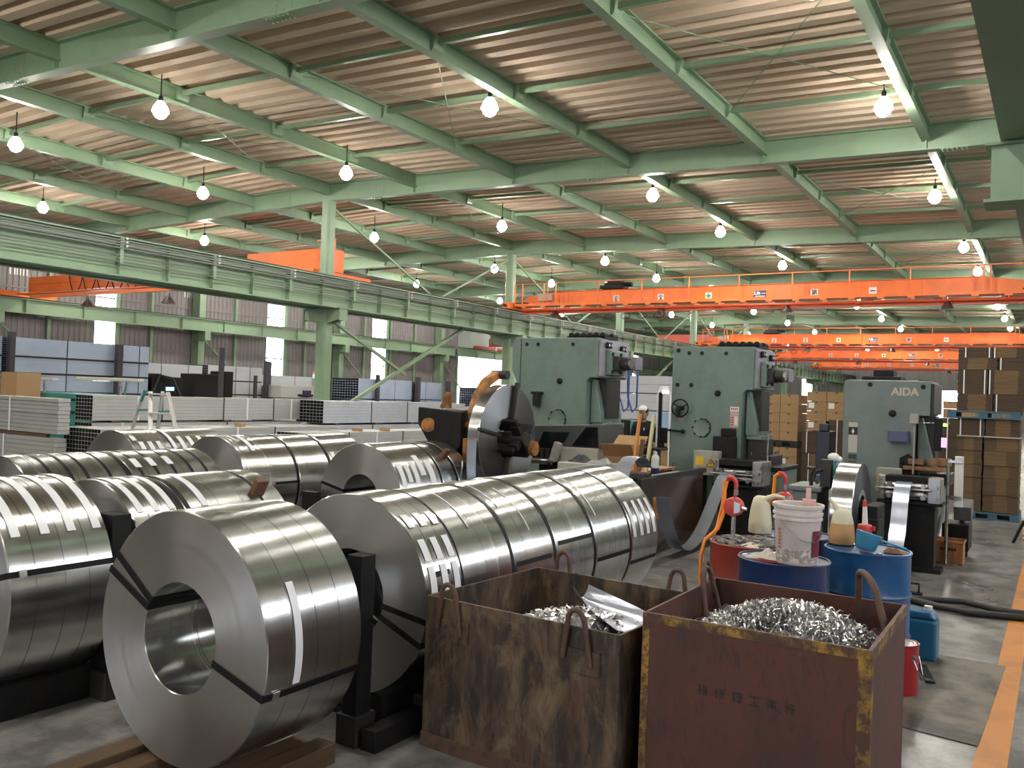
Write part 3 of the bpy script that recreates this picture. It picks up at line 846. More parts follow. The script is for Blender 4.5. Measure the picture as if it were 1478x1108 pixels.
coil('slit coil of the third row with three small white tags', -6.85, .65, .60, 4.465, 5.35, bands=[(yy, .026) for yy in (4.56, 4.71, 4.88, 5.05, 5.2)], grooves=(4.62, 4.8, 4.96),
     tags=((4.56, .06, 66, 54), (4.71, .06, 67, 55), (4.88, .06, 68, 56)))
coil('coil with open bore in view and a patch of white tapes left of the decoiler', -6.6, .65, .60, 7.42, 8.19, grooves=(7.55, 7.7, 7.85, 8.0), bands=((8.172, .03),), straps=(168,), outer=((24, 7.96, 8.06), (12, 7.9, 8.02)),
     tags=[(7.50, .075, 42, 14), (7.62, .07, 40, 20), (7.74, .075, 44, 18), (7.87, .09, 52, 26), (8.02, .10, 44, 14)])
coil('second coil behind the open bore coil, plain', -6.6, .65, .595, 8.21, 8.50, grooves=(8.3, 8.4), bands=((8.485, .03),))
coil('short coil at the far end behind the open bore coil', -6.6, .65, .60, 8.52, 8.78, grooves=(8.64,))
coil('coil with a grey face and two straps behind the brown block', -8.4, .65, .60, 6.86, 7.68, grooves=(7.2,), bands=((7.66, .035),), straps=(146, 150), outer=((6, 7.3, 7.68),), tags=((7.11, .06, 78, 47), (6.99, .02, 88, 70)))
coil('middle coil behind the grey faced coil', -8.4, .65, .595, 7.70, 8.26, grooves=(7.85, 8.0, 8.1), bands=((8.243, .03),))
coil('end coil of that row with four tape ends', -8.4, .65, .60, 8.28, 8.95, grooves=(8.45, 8.6, 8.75), tags=[(yy, .07, 40, 22) for yy in (8.35, 8.5, 8.65, 8.8)])
coil('coil with many short white tapes at the foot of the stepladder', -9.8, .65, .60, 6.49, 7.02, grooves=(6.6, 6.75, 6.9), tags=[(6.56, .06, 64, 54), (6.62, .06, 52, 34), (6.74, .06, 52, 36), (6.86, .06, 52, 36)])
coil('second coil by the stepladder with long white tapes', -9.8, .65, .60, 7.04, 7.9, grooves=(7.2, 7.4, 7.6), tags=[(7.06, .05, 90, 30)] + [(yy, .06, 60, 34) for yy in (7.2, 7.34, 7.5, 7.66)])

# rails and stop posts under the rows
def coil_rails(label, xc, zc, r, ya, yb, d=.30):
    t = thing('coil_rack', label, 'rack', (xc, (ya + yb) / 2, 0), 0, 'low black racks under the coils')
    h = zc - sqrt(r * r - (d - .05) ** 2) - .004
    for s in (-1, 1):
        m = MB().prism([(xc + s * (d - .05), 0), (xc + s * (d + .09), 0), (xc + s * (d + .09), h + .06), (xc + s * (d + .05), h + .075), (xc + s * (d - .05), h - .02)], 'Y', ya, yb)
        m.build('rail', M_BLACK, t, bevel=.004)
    y = ya + .1
    while y < yb:
        MB().bb(xc - d, xc + d, y - .03, y + .03, 0, .03).build('cross_tie', M_BLACK, t); y += .9
coil_rails('low black rack under the row beside the brown bin', XB, ZB, RB + .012, 3.7, 7.15)
coil_rails('low black rack under the coil at the left edge', -5.15, .67, .60, 2.35, 3.1)
coil_rails('low black rack under the coil carrying the brown block', -5.10, .65, .58, 3.22, 4.6)
coil_rails('low black rack under the slit coils', -6.85, .65, .60, 3.5, 5.45)
coil_rails('low black rack under the open bore coil', -6.6, .65, .60, 7.36, 8.85)
coil_rails('low black rack under the grey faced coil', -8.4, .65, .60, 6.8, 9.0)
coil_rails('low black rack under the coils at the stepladder', -9.8, .65, .60, 6.4, 7.95)
def stop_post(label, x, y, w, d, h):
    t = thing('stop_post', label, 'post', (x, y, 0), 0, 'black stop posts between coils')
    m = MB().bb(x - w / 2, x + w / 2, y - d / 2, y + d / 2, .02, h)
    m.build('post', M_BLACK, t, bevel=.004)
    MB().bb(x - w / 2 - .02, x + w / 2 + .02, y - d / 2 - .02, y + d / 2 + .02, 0, .16).build('foot', M_DARK, t, bevel=.004)
stop_post('black stop post between the foreground coil and the taped coil', -3.10, 3.52, .10, .11, .985)
stop_post('black stop post beside the coil at the left edge', -4.72, 3.16, .17, .12, 1.07)
stop_post('black stop post left of the open bore coil', -7.22, 7.30, .22, .08, .67)
stop_post('black stop post at the left edge beside the slit coil', -6.40, 3.48, .24, .12, 1.05)
o = MB().bb(-3.01, -2.91, 3.46, 4.35, 0, .11).bb(-2.99, -2.93, 3.455, 3.46, .02, .09).build('floor_beam', M_BLACK, bevel=.004)
tag(o, 'black square beam lying on the floor left of the brown bin', 'beam')
o = MB().bb(-3.02, -2.80, 3.9, 4.15, .11, .17).build('packing_block', M_DARK, bevel=.004); tag(o, 'dark block on the black floor beam under the taped coil', 'block')
for i, (x, ya, yb, w) in enumerate(((-3.06, 2.28, 3.27, .12), (-3.21, 2.2, 3.25, .13), (-3.78, 2.25, 3.05, .13), (-3.62, 2.15, 3.1, .12))):
    o = MB().bb(x - w / 2, x + w / 2, ya, yb, 0, .078 if i in (1, 3) else .10).build('timber_plank', M_WOOD, bevel=.006)
    o['group'] = 'timber planks under the foreground coil'
    tag(o, ['timber plank sticking out right of the foreground coil', 'inner timber plank on the right under the foreground coil',
            'timber plank sticking out left of the foreground coil', 'inner timber plank on the left under the foreground coil'][i], 'plank')
def wood_block(label, x, y, zc, xc, r, tilt):
    z = zc + sqrt(r * r - (x - xc) ** 2)
    o = MB().box((0, 0, .06), (.05, .10, .13), Matrix.Rotation(tilt, 3, 'Y')).build('wooden_block', M_WOODB, bevel=.005)
    o.location = (x, y, z - .005); tag(o, label, 'block')
wood_block('brown wooden block on the coil behind the foreground coil', -4.72, 4.26, .65, -5.10, .58, rad(28))
wood_block('brown wooden block on the far coil beside the decoiler', -6.18, 8.42, .65, -6.6, .595, rad(35))

# ------------------------------------------------------------------ scrap bins
def hook(t, p, q, up, rr=.013, name='lifting_loop'):
    """bent rod from p over the top to q"""
    p, q, up = Vector(p), Vector(q), Vector(up); pts = [p]
    mid = (p + q) / 2; hw = (q - p) / 2
    for k in range(9):
        a = pi - pi * k / 8
        pts.append(mid + hw * .62 * cos(a) + up * (1 + .35 * sin(a)))
    pts.append(q)
    MB().tube(pts, rr, 10).build(name, M_RUST, t, smooth=True, angle=60)

def bin_shell(t, Mx, w, d, h, m, rim_m=None, th=.014):
    def P(b): return b
    def put(name, mb, mm, **k):
        mb.v = [tuple(Mx @ Vector(v)) for v in mb.v]; return mb.build(name, mm, t, **k)
    s = MB()
    s.bb(0, w, 0, th, .05, h); s.bb(0, w, d - th, d, .05, h); s.bb(0, th, th, d - th, .05, h); s.bb(w - th, w, th, d - th, .05, h); s.bb(0, w, 0, d, .04, .06)
    put('steel_box', s, m, bevel=.003)
    b = MB(); b.bb(-.006, w + .006, -.006, .05, 0, .075); b.bb(-.006, w + .006, d - .05, d + .006, 0, .075); b.bb(-.006, .05, .05, d - .05, 0, .075); b.bb(w - .05, w + .006, .05, d - .05, 0, .075)
    put('base_frame', b, M_RUST, bevel=.004)
    return put

# brown bin
bx = Vector((-2.80, 3.70, 0)); Mx = Matrix.Translation(bx) @ Matrix.Rotation(rad(-3.0), 4, 'Z')
bin_w, bin_d, bin_h = 1.145, 1.06, .785
tb = thing('scrap_bin', 'rusty brown open steel bin holding a bent sheet and scrap', 'bin', bx, rad(-3.0))
put = bin_shell(tb, Mx, bin_w, bin_d, bin_h, M_RUSTBIN)
for u in (.17, .93):
    hook(tb, Mx @ Vector((u - .075, -.016, bin_h - .15)), Mx @ Vector((u + .075, -.016, bin_h - .17)), (0, -.01, .18))
    hook(tb, Mx @ Vector((u - .07, bin_d + .016, bin_h - .12)), Mx @ Vector((u + .07, bin_d + .016, bin_h - .12)), (0, .01, .17))
for u in (.18, .94):
    pl = MB().bb(u - .11, u + .11, -.010, 0, bin_h - .21, bin_h - .10); put('loop_plate', pl, M_RUSTBIN)
hook(tb, Mx @ Vector((-.016, .10, .03)), Mx @ Vector((-.016, .24, .03)), (-.05, 0, .12))
# red bin
rx = Vector((-1.572, 3.70, 0)); Mr = Matrix.Translation(rx) @ Matrix.Rotation(rad(.6), 4, 'Z')
rw, rd, rh = .965, .99, .895
tr = thing('scrap_bin', 'dull red open steel bin with worn yellow edges, heaped with metal shavings', 'bin', rx, rad(.6))
put = bin_shell(tr, Mr, rw, rd, rh, M_REDBIN)
y = MB(); y.bb(-.002, .032, -.0035, 0, .06, rh); y.bb(rw - .048, rw + .002, -.0035, 0, .06, rh); y.bb(.032, rw - .048, -.0035, 0, rh - .042, rh)
put('yellow_edging', y, M_YELWORN)
y = MB(); y.bb(rw, rw + .003, 0, .05, .06, rh); y.bb(rw, rw + .003, .05, rd, rh - .05, rh)
put('yellow_edging', y, M_YELWORN)
def rz(v): return Mr @ Vector(v)
hook(tr, rz((.09, rd * .60, rh - .13)), rz((.09, rd * .82, rh - .13)), (-.035, 0, .17))
hook(tr, rz((rw - .22, rd + .0, rh - .05)), rz((rw - .02, rd * .62, rh - .12)), (-.03, .02, .17), .017)
hook(tr, rz((.02, rd * .78, rh - .10)), rz((.02, rd * .95, rh - .10)), (-.02, 0, .15))
# faint stencilled characters on the front
m = MB()
STEN = [[(.1, .9, .4, .9), (.25, .95, .25, .1), (.5, .9, .9, .9), (.6, .9, .6, .1), (.8, .9, .8, .1), (.5, .5, .9, .5), (.1, .5, .4, .5)],
        [(.2, .9, .2, .1), (.1, .6, .4, .6), (.5, .9, .9, .9), (.55, .6, .9, .6), (.7, .9, .7, .1), (.5, .2, .9, .2)],
        [(.1, .8, .4, .8), (.25, .95, .25, .05), (.1, .4, .4, .3), (.55, .9, .95, .9), (.55, .9, .55, .5), (.95, .9, .95, .5), (.55, .5, .95, .5), (.75, .9, .75, .05), (.5, .2, 1, .2)],
        [(.1, .85, .9, .85), (.5, .85, .5, .12), (.05, .12, .95, .12)],
        [(.1, .9, .9, .9), (.2, .7, .8, .7), (.1, .5, .9, .5), (.5, .9, .5, .05), (.3, .5, .1, .1), (.7, .5, .9, .1), (.2, .3, .8, .3)],
        [(.2, .9, .2, .1), (.1, .6, .35, .6), (.45, .85, .9, .85), (.65, .95, .65, .1), (.45, .5, .9, .5), (.5, .15, .9, .15)]]
for k, ch in enumerate(STEN):
    for a, b2, c, d2 in ch:
        s = .05; u0 = .26 + k * .075; v0 = .575
        p = Vector((u0 + a * s, -.0018, v0 + b2 * s)); q = Vector((u0 + c * s, -.0018, v0 + d2 * s))
        m.bar(p, q, .0012, .0055, up=(q - p).cross(Vector((0, 1, 0))))
put('stencilled_lettering', m, mat('faded_stencil', (.022, .018, .016), .7))

def strips(mb, n, cx, cy, sx, sy, zf, rng, L=(.03, .085), Wd=(.004, .010), pile=.035, xf=None):
    for _ in range(n):
        u, v = rng.uniform(-1, 1), rng.uniform(-1, 1)
        p = Vector((cx + u * sx, cy + v * sy, 0)); p.z = zf(u, v) + rng.uniform(-.02, pile)
        a = rng.uniform(0, 2 * pi); ti = rng.gauss(0, .45); l = rng.uniform(*L); w = rng.uniform(*Wd)
        d = Vector((cos(a) * cos(ti), sin(a) * cos(ti), sin(ti))); sd = Vector((-sin(a), cos(a), rng.uniform(-.6, .6))).normalized()
        cur = Vector((0, 0, rng.uniform(-.02, .02)))
        pts = []
        for k in range(4):
            tt = k / 3 - .5; q = p + d * l * tt + cur * (1 - 4 * tt * tt)
            if xf: 
                pts += [xf @ (q - sd * w), xf @ (q + sd * w)]
            else: pts += [q - sd * w, q + sd * w]
        mb.add(pts, [(0, 1, 3, 2), (2, 3, 5, 4), (4, 5, 7, 6)])
rng = random.Random(3)
m = MB()
g = 14
zf = lambda u, v: rh - .17 + .17 * max(0, 1 - (u - .12) ** 2 * 1.0 - (v + .05) ** 2 * 1.1) ** .9
vs = []
for i in range(g + 1):
    for j in range(g + 1):
        u, v = i / g * 2 - 1, j / g * 2 - 1
        vs.append(Mr @ Vector((rw / 2 + u * (rw / 2 - .018), rd / 2 + v * (rd / 2 - .018), zf(u, v) - .02)))
n0 = len(vs)
for i in range(g + 1):
    for j in range(g + 1):
        u, v = i / g * 2 - 1, j / g * 2 - 1
        vs.append(Mr @ Vector((rw / 2 + u * (rw / 2 - .018), rd / 2 + v * (rd / 2 - .018), .07)))
fs = [(i * (g + 1) + j, (i + 1) * (g + 1) + j, (i + 1) * (g + 1) + j + 1, i * (g + 1) + j + 1) for i in range(g) for j in range(g)]
m.add(vs, fs + [tuple(n0 + q for q in f) for f in fs])
strips(m, 8000, rw / 2, rd / 2, rw / 2 - .05, rd / 2 - .05, zf, rng, L=(.018, .06), Wd=(.0012, .0045), xf=Mr)
o = m.build('metal_shavings', M_SCRAP); tag(o, 'heap of bright metal shavings filling the dull red bin', 'metal scrap', kind='stuff')
m = MB()
zf2 = lambda u, v: bin_h - .28 + .20 * max(0, 1 - (u - .25) ** 2 * .9 - (v + .25) ** 2 * .9)
vs = []
for i in range(g + 1):
    for j in range(g + 1):
        u, v = i / g * 2 - 1, j / g * 2 - 1
        vs.append(Mx @ Vector((bin_w / 2 + u * (bin_w / 2 - .018), bin_d / 2 + v * (bin_d / 2 - .018), zf2(u, v) - .02)))
for i in range(g + 1):
    for j in range(g + 1):
        u, v = i / g * 2 - 1, j / g * 2 - 1
        vs.append(Mx @ Vector((bin_w / 2 + u * (bin_w / 2 - .018), bin_d / 2 + v * (bin_d / 2 - .018), .07)))
m.add(vs, fs + [tuple(n0 + q for q in f) for f in fs])
strips(m, 3200, bin_w / 2, bin_d / 2, bin_w / 2 - .05, bin_d / 2 - .05, zf2, rng, L=(.03, .10), Wd=(.003, .009), xf=Mx)
o = m.build('metal_shavings', M_SCRAP); tag(o, 'loose metal strips lying in the rusty brown bin', 'metal scrap', kind='stuff')
# the bent offcut sheet lying across the scrap of the brown bin
m = MB(); pts = []
for k in range(13):
    a = -1.2 + k * .2
    pts.append(Vector((0, .17 * sin(a), .06 - .12 * cos(a) * .6)))
A, B = at(838, 852, y=4.55), at(925, 905, y=4.02)
d = (B - A); L = d.length; d.normalize(); sd = d.cross(Vector((0, 0, 1))).normalized(); up = sd.cross(d)
vs = []; nn = 10
for i in range(nn + 1):
    s = i / nn; wsc = .35 + .65 * min(1, s * 1.6)
    for p in pts: vs.append(A + d * L * s + sd * p.y * wsc * .9 + up * (p.z * (1.6 - s) - .02))
for v in list(vs): vs.append(v - up * .002)
k = len(pts); q = (nn + 1) * k
fs2 = [(i * k + j, i * k + j + 1, (i + 1) * k + j + 1, (i + 1) * k + j) for i in range(nn) for j in range(k - 1)]
m.add(vs, fs2 + [tuple(q + x for x in f[::-1]) for f in fs2])
o = m.build('bent_sheet', M_STRIP, smooth=True, angle=50); tag(o, 'bent bright sheet offcut lying on the scrap in the brown bin', 'sheet metal')

# ------------------------------------------------------------------ drums and what stands on them
def drum(label, x, y, h, m, top_m=None, r=.288):
    t = thing('steel_drum', label, 'drum', (x, y, 0), 0, 'oil drums behind the bins')
    p = [(r - .012, .0), (r, .006), (r, .02), (r - .004, .03)]
    for zz in (h * .33, h * .66): p += [(r - .004, zz - .02), (r + .006, zz), (r - .004, zz + .02)]
    p += [(r - .004, h - .03), (r, h - .02), (r + .004, h - .006), (r, h), (r - .012, h), (r - .015, h - .02)]
    MB().lathe(p, (x, y, 0), 'Z', 48).build('shell', m, t, smooth=True, angle=45)
    MB().lathe([(r - .014, h - .018), (r - .014, h - .009)], (x, y, 0), 'Z', 48).build('lid', top_m or m, t)
    for a, rr in ((2.2, .035), (-1.0, .02)):
        MB().lathe([(rr, h - .014), (rr, h - .002), (rr * .8, h)], (x + .2 * cos(a), y + .2 * sin(a), 0), 'Z', 16).build('bung', M_STEEL, t, smooth=True)
    return t
HD = .86
M_DBLUE = mat('dark_blue_drum_paint', (.012, .028, .10), .35, spots=(.008, .015, .04), spot_amt=.6, scale=5)
M_BLUE = mat('blue_drum_paint', (.012, .085, .235), .35, spots=(.008, .05, .13), spot_amt=.6, scale=4)
M_DRED = mat('red_drum_paint', (.26, .035, .022), .4, spots=(.15, .025, .018), spot_amt=.6, scale=4)
M_OILTOP = mat('oily_drum_top', (.10, .09, .08), .35, spots=(.03, .03, .03), spot_amt=.8, scale=12)
RD, BD, LD = (-1.86, 6.28), (-1.50, 5.80), (-1.13, 6.62)
drum('red drum with tools and rags on top and a barrel pump', RD[0], RD[1], HD, M_DRED, M_OILTOP)
drum('dark blue drum carrying the dirty white pail', BD[0], BD[1], HD, M_DBLUE)
drum('bright blue drum with the oil jug and blue dipper on top', LD[0], LD[1], HD, M_BLUE)
# pail
px, py = -1.385, 5.66
M_PAIL = mat('dirty_white_pail', (.62, .56, .53), .45, spots=(.45, .40, .37), spot_amt=.6, scale=8)
t = thing('pail', 'dirty white plastic pail standing on the dark blue drum', 'pail', (px, py, HD))
p = [(.118, 0), (.122, .004), (.140, .27), (.142, .275), (.150, .278), (.150, .290), (.143, .293), (.144, .306), (.152, .308), (.152, .322), (.145, .325), (.147, .35), (.156, .352), (.158, .372), (.152, .376), (.143, .372), (.140, .35), (.118, .012), (0, .010)]
MB().lathe(p, (px, py, HD), 'Z', 48).build('body', M_PAIL, t, smooth=True, angle=50)
MB().lathe([(.1215, .003), (.1275, .065), (.1305, .10), (.128, .10), (.119, .003)], (px, py, HD), 'Z', 48, closed=True).build('grime_band', mat('grime', (.30, .27, .24), .8, spots=(.62, .56, .53), spot_amt=1.0, scale=30, thr=(.48, .56)), t, smooth=True)
pts = [(px + .15 * cos(a), py - .02 + .15 * sin(a), HD + .285 - .13 * sin((a + 2.2) / 2.9 * pi)) for a in [-2.2 + 2.9 * k / 14 for k in range(15)]]
pts = [(x, y, z) for x, y, z in pts]
MB().tube([(px + (x - px) * 1.0, py + (y - py) * 1.0, z) for x, y, z in pts], .003, 6).build('wire_handle', M_STEEL, t)
lab = MB()
for k in range(9):
    a = -.62 + .06 * k
    lab.v += [(px + .1405 * cos(a) * .985, py + .1405 * sin(a) * .985, HD + .06), (px + .1425 * cos(a), py + .1425 * sin(a), HD + .22)]
for k in range(8): lab.f.append((2 * k, 2 * k + 2, 2 * k + 3, 2 * k + 1)); lab.m.append(0)
lab.build('side_label', mat('maroon_label', (.14, .012, .02), .5), t)
lab = MB()
for k in range(6):
    z = HD + .10 + k * .022; a = -2.25
    for q in range(3):
        aa = a + q * .04; lab.bb(px + .139 * cos(aa) - .002, px + .139 * cos(aa) + .002, py + .139 * sin(aa) - .004, py + .139 * sin(aa) + .004, z, z + .014)
lab.build('faded_print', mat('faded_red_print', (.5, .18, .16), .6), t)
# brush standing in the pail
o = MB().tube([(px + .03, py + .06, HD + .02), (px + .05, py + .07, HD + .40)], .012, 8).bb(px + .01, px + .09, py + .055, py + .085, HD + .34, HD + .40).bb(px + .03, px + .06, py + .06, py + .08, HD + .40, HD + .47).build('brush', mat('clear_pink_plastic', (.6, .36, .3), .3), bevel=.004)
tag(o, 'brush with a pinkish handle standing in the white pail', 'brush')

def oil_jug(label, x, y, z, h, r, liquid, a, bend):
    t = thing('oil_jug', label, 'jug', (x, y, z), 0, 'spouted oil jugs on the drums')
    M1 = mat('translucent_jug_plastic', (.60, .56, .40), .45)
    p = [(r * .94, 0), (r, .01), (r * .98, h * .3), (r * .86, h * .62), (r * .74, h * .8), (r * .62, h * .93), (r * .40, h * .99), (0, h)]
    if liquid:
        hl = .58
        pl = [(r * .94, 0), (r, .01), (r * .98, h * .3), (r * .875, h * hl), (0, h * hl)]
        MB().lathe(pl, (x, y, z), 'Z', 28).build('oil_filled_part', mat('oil_in_jug', (.50, .29, .12), .4), t, smooth=True, angle=60)
        p = [(r * .875, h * hl), (r * .86, h * .62), (r * .74, h * .8), (r * .62, h * .93), (r * .40, h * .99), (0, h)]
    MB().lathe(p, (x, y, z), 'Z', 28).build('body', M1, t, smooth=True, angle=60)
    dx, dy = cos(a), sin(a)
    if bend: pts = [(x + dx * r * .2, y + dy * r * .2, z + h * .82), (x + dx * r * .7, y + dy * r * .7, z + h * .95), (x + dx * r * 1.3, y + dy * r * 1.3, z + h * 1.03), (x + dx * r * 2.1, y + dy * r * 2.1, z + h * 1.0)]
    else: pts = [(x + dx * r * .1, y + dy * r * .1, z + h * .84), (x + dx * r * .5, y + dy * r * .5, z + h * 1.0), (x + dx * r * 1.05, y + dy * r * 1.05, z + h * 1.27)]
    MB().tube(pts, [.03, .024, .018, .012] if bend else [.034, .022, .008], 12).build('spout', M1, t, smooth=True, angle=70)
    pts = [(x - dx * r * .6, y - dy * r * .6, z + h * .86), (x - dx * r * 1.0, y - dy * r * 1.0, z + h * .92), (x - dx * r * 1.05, y - dy * r * 1.05, z + h * .70), (x - dx * r * .85, y - dy * r * .85, z + h * .55)]
    return t
drum('second dark blue drum behind the red drum, carrying the empty jug', -1.72, 6.93, HD, M_DBLUE)
oil_jug('empty oil jug with a drooping spout behind the red drum', -1.945, 6.79, HD, .285, .088, False, -.1, True)
oil_jug('oil jug half full of brown oil on the bright blue drum', -1.325, 6.71, HD, .255, .090, True, pi + .15, False)

def barrel_pump(label, x, y):
    t = thing('barrel_pump', label, 'pump', (x, y, HD), 0, 'red barrel pumps')
    MB().tube([(x, y, HD - .01), (x, y, HD + .19)], .016, 12).lathe([(.03, HD), (.03, HD + .02)], (x, y, 0), 'Z', 14).build('stem', M_STEEL, t, smooth=True)
    MB().lathe([(.02, -.055), (.062, -.05), (.068, -.03), (.068, .03), (.062, .05), (.02, .055)], (x, y, HD + .245), 'Y', 24).build('pump_body', M_RED, t, smooth=True)
    MB().prism([(x + .02, HD + .20), (x + .062, HD + .215), (x + .062, HD + .275), (x + .02, HD + .29)], 'Y', y - .065, y - .03).tube([(x + .06, y - .02, HD + .245), (x + .10, y - .02, HD + .235)], .012, 8).build('cover', M_STEEL, t, smooth=True)
    MB().tube([(x, y, HD + .30), (x + .012, y, HD + .36), (x + .01, y, HD + .42), (x - .012, y, HD + .45), (x - .04, y, HD + .455), (x - .055, y, HD + .43)], [.013, .012, .016, .019, .019, .017], 10).build('outlet', M_RED, t, smooth=True)
    MB().tube([(x + .012, y, HD + .33), (x + .012, y, HD + .37)], .016, 10).build('ferrule', M_STEEL, t, smooth=True)
    return t
barrel_pump('red barrel pump with orange hose in the red drum', -1.98, 6.24)
def hose(label, pts, r):
    o = MB().tube(pts, r, 10).build('hose', M_HOSE, smooth=True, angle=70); tag(o, label, 'hose')
hose('orange hose looping from the red barrel pump down beside the red drum', [(-2.035, 6.24, HD + .43), (-2.05, 6.235, HD + .36), (-2.045, 6.22, HD + .2), (-2.08, 6.20, HD + .08), (-2.155, 6.15, HD + .0), (-2.175, 6.12, HD - .12), (-2.172, 6.12, .4), (-2.18, 6.10, .05), (-2.3, 6.2, .03)], .0125)
hose('second orange hose strand on the red drum', [(-2.02, 6.25, HD + .44), (-2.06, 6.26, HD + .42), (-2.075, 6.27, HD + .25), (-2.10, 6.25, HD + .1), (-2.11, 6.2, HD + .03)], .012)
# a second pump and hose on the far side, behind the pail
t2 = barrel_pump('red barrel pump half hidden by the white pail', -1.82, 6.98)
hose('orange hose slanting down behind the empty jug', [(-1.86, 6.96, HD + .45), (-1.89, 6.97, HD + .43), (-1.90, 6.97, HD + .30), (-1.95, 6.99, HD + .12), (-1.96, 7.02, HD + .02)], .013)
# tools and scraps on the red drum
rng = random.Random(11); m = MB()
for k in range(95):
    a, q = rng.uniform(0, 2 * pi), .255 * sqrt(rng.random())
    x, y = RD[0] + q * cos(a), RD[1] + q * sin(a)
    s = rng.uniform(.014, .038)
    m.box((x, y, HD - .006 + s * .3), (s * rng.uniform(.8, 2.6), s * rng.uniform(.6, 1.4), s * rng.uniform(.4, .9)), Matrix.Rotation(rng.uniform(0, 3), 3, 'Z') @ Matrix.Rotation(rng.gauss(0, .25), 3, 'X'))
o = m.build('metal_oddments', mat('oddments', (.12, .105, .09), .6, spots=(.38, .33, .27), spot_amt=.8, scale=20), bevel=.002); tag(o, 'litter of small metal oddments on the red drum', 'oddments', kind='stuff')
def rag(name, label, cat, c, sx, sy, h, m, seed):
    r = random.Random(seed); mb = MB(); n = 12; vs = []
    ph = [r.uniform(0, 6) for _ in range(4)]
    for i in range(n + 1):
        for j in range(n + 1):
            u, v = i / n * 2 - 1, j / n * 2 - 1
            e = max(0, 1 - max(abs(u), abs(v)) ** 3)
            z = h * e * (.45 + .3 * sin(3.1 * u + ph[0] + 2 * v) + .25 * sin(5 * v + ph[1] - 3 * u))
            vs.append((c[0] + u * sx * (1 - .18 * sin(2 * v + ph[2])), c[1] + v * sy * (1 - .18 * sin(2.4 * u + ph[3])), c[2] + max(.003, z)))
    b = [(x, y, z - .002) for x, y, z in vs]
    f = [(i * (n + 1) + j, (i + 1) * (n + 1) + j, (i + 1) * (n + 1) + j + 1, i * (n + 1) + j + 1) for i in range(n) for j in range(n)]
    mb.add(vs + b, f + [tuple(len(vs) + q for q in g_[::-1]) for g_ in f])
    o = mb.build(name, m, smooth=True, angle=70); tag(o, label, cat); return o
rag('rag', 'crumpled cream rag on the dark blue drum beside the pail', 'rag', (-1.60, 5.70, HD), .085, .075, .075, mat('cream_rag', (.55, .50, .43), .9), 2)
rag('work_glove', 'dark red glove lying at the foot of the white pail', 'glove', (-1.54, 5.60, HD - .004), .085, .03, .022, mat('dark_red_glove', (.16, .012, .02), .8), 5)
rag('rag', 'cream rag spread among the oddments on the red drum', 'rag', (-1.80, 6.10, HD - .004), .10, .06, .03, mat('cream_rag', (.55, .50, .43), .9), 8)
rag('work_glove', 'grey glove with splayed fingers on the red drum', 'glove', (-1.70, 6.20, HD), .09, .05, .05, mat('grey_glove', (.14, .14, .15), .85), 9)
rag('rag', 'brown rag on the far edge of the bright blue drum', 'rag', (-.94, 6.58, HD - .004), .07, .05, .04, mat('brown_rag', (.20, .10, .06), .9), 12)
o = MB().bb(-1.74, -1.71, 5.68, 5.71, HD - .004, HD + .012).build('bottle_cap', M_WHITE, bevel=.003); tag(o, 'small white cap on the left of the dark blue drum', 'cap')
# dipper
dx, dy, dz = -1.125, 6.46, HD
t = thing('dipper', 'light blue plastic dipper lying on the bright blue drum', 'dipper', (dx, dy, dz))
M_DIP = mat('light_blue_plastic', (.07, .30, .47), .35)
mb = MB().lathe([(0, 0), (.05, .0), (.068, .014), (.085, .112), (.089, .118), (.085, .12), (.08, .112), (.058, .016), (0, .012)], (0, 0, 0), 'Z', 28)
T = Matrix.Translation(Vector((dx, dy, dz + .012))) @ Matrix.Rotation(rad(14), 4, 'Y') @ Matrix.Rotation(rad(-8), 4, 'X')
mb.v = [tuple(T @ Vector(v)) for v in mb.v]; mb.build('cup', M_DIP, t, smooth=True, angle=50)
mb = MB().bar((dx + .075, dy + .03, dz + .09), (dx + .235, dy + .20, dz + .02), .03, .014); mb.build('handle', M_DIP, t, bevel=.005)
# grease pump bottle
x, y = -1.19, 6.83
t = thing('spray_bottle', 'red bottle with white neck and red tip on the bright blue drum', 'bottle', (x, y, HD))
MB().lathe([(.045, 0), (.05, .01), (.05, .13), (.045, .14), (0, .14)], (x, y, HD), 'Z', 20).bb(x + .04, x + .07, y - .015, y + .015, HD + .10, HD + .13).build('body', M_RED, t, smooth=True)
MB().tube([(x, y, HD + .14), (x - .004, y, HD + .27)], [.021, .015], 14).build('neck', M_WHITE, t, smooth=True)
MB().tube([(x - .004, y, HD + .27), (x - .005, y, HD + .315)], [.016, .014], 14).build('tip', M_RED, t, smooth=True)

# things on the floor right of the bins
cx_, cy_ = -.865, 6.28
t = thing('paint_can', 'red metal can with a wire handle on the floor beside the red bin', 'can', (cx_, cy_, 0))
MB().lathe([(.12, 0), (.124, .005), (.124, .315), (.128, .32), (.128, .328), (.118, .328), (.116, .318), (0, .318)], (cx_, cy_, 0), 'Z', 36).build('body', mat('can_red', (.30, .012, .018), .35), t, smooth=True)
MB().lathe([(.112, .318), (.112, .326), (.095, .327), (.09, .322), (0, .322)], (cx_, cy_, 0), 'Z', 36).build('lid', mat('can_lid', (.6, .58, .5), .4, .3), t, smooth=True)
MB().tube([(cx_ + .10, cy_ - .075, .25), (cx_ + .13, cy_ - .10, .19), (cx_ + .16, cy_ - .06, .12), (cx_ + .15, cy_ + .02, .13), (cx_ + .12, cy_ + .05, .24)], .003, 6).build('wire_handle', M_STEEL, t)
MB().lathe([(.018, -.004), (.018, .004)], (cx_ + .10, cy_ - .078, .25), 'Y', 12).build('handle_boss', M_STEEL, t)
jx_, jy_ = -.88, 7.25
t = thing('jerry_can', 'blue plastic jerry can behind the red can', 'can', (jx_, jy_, 0))
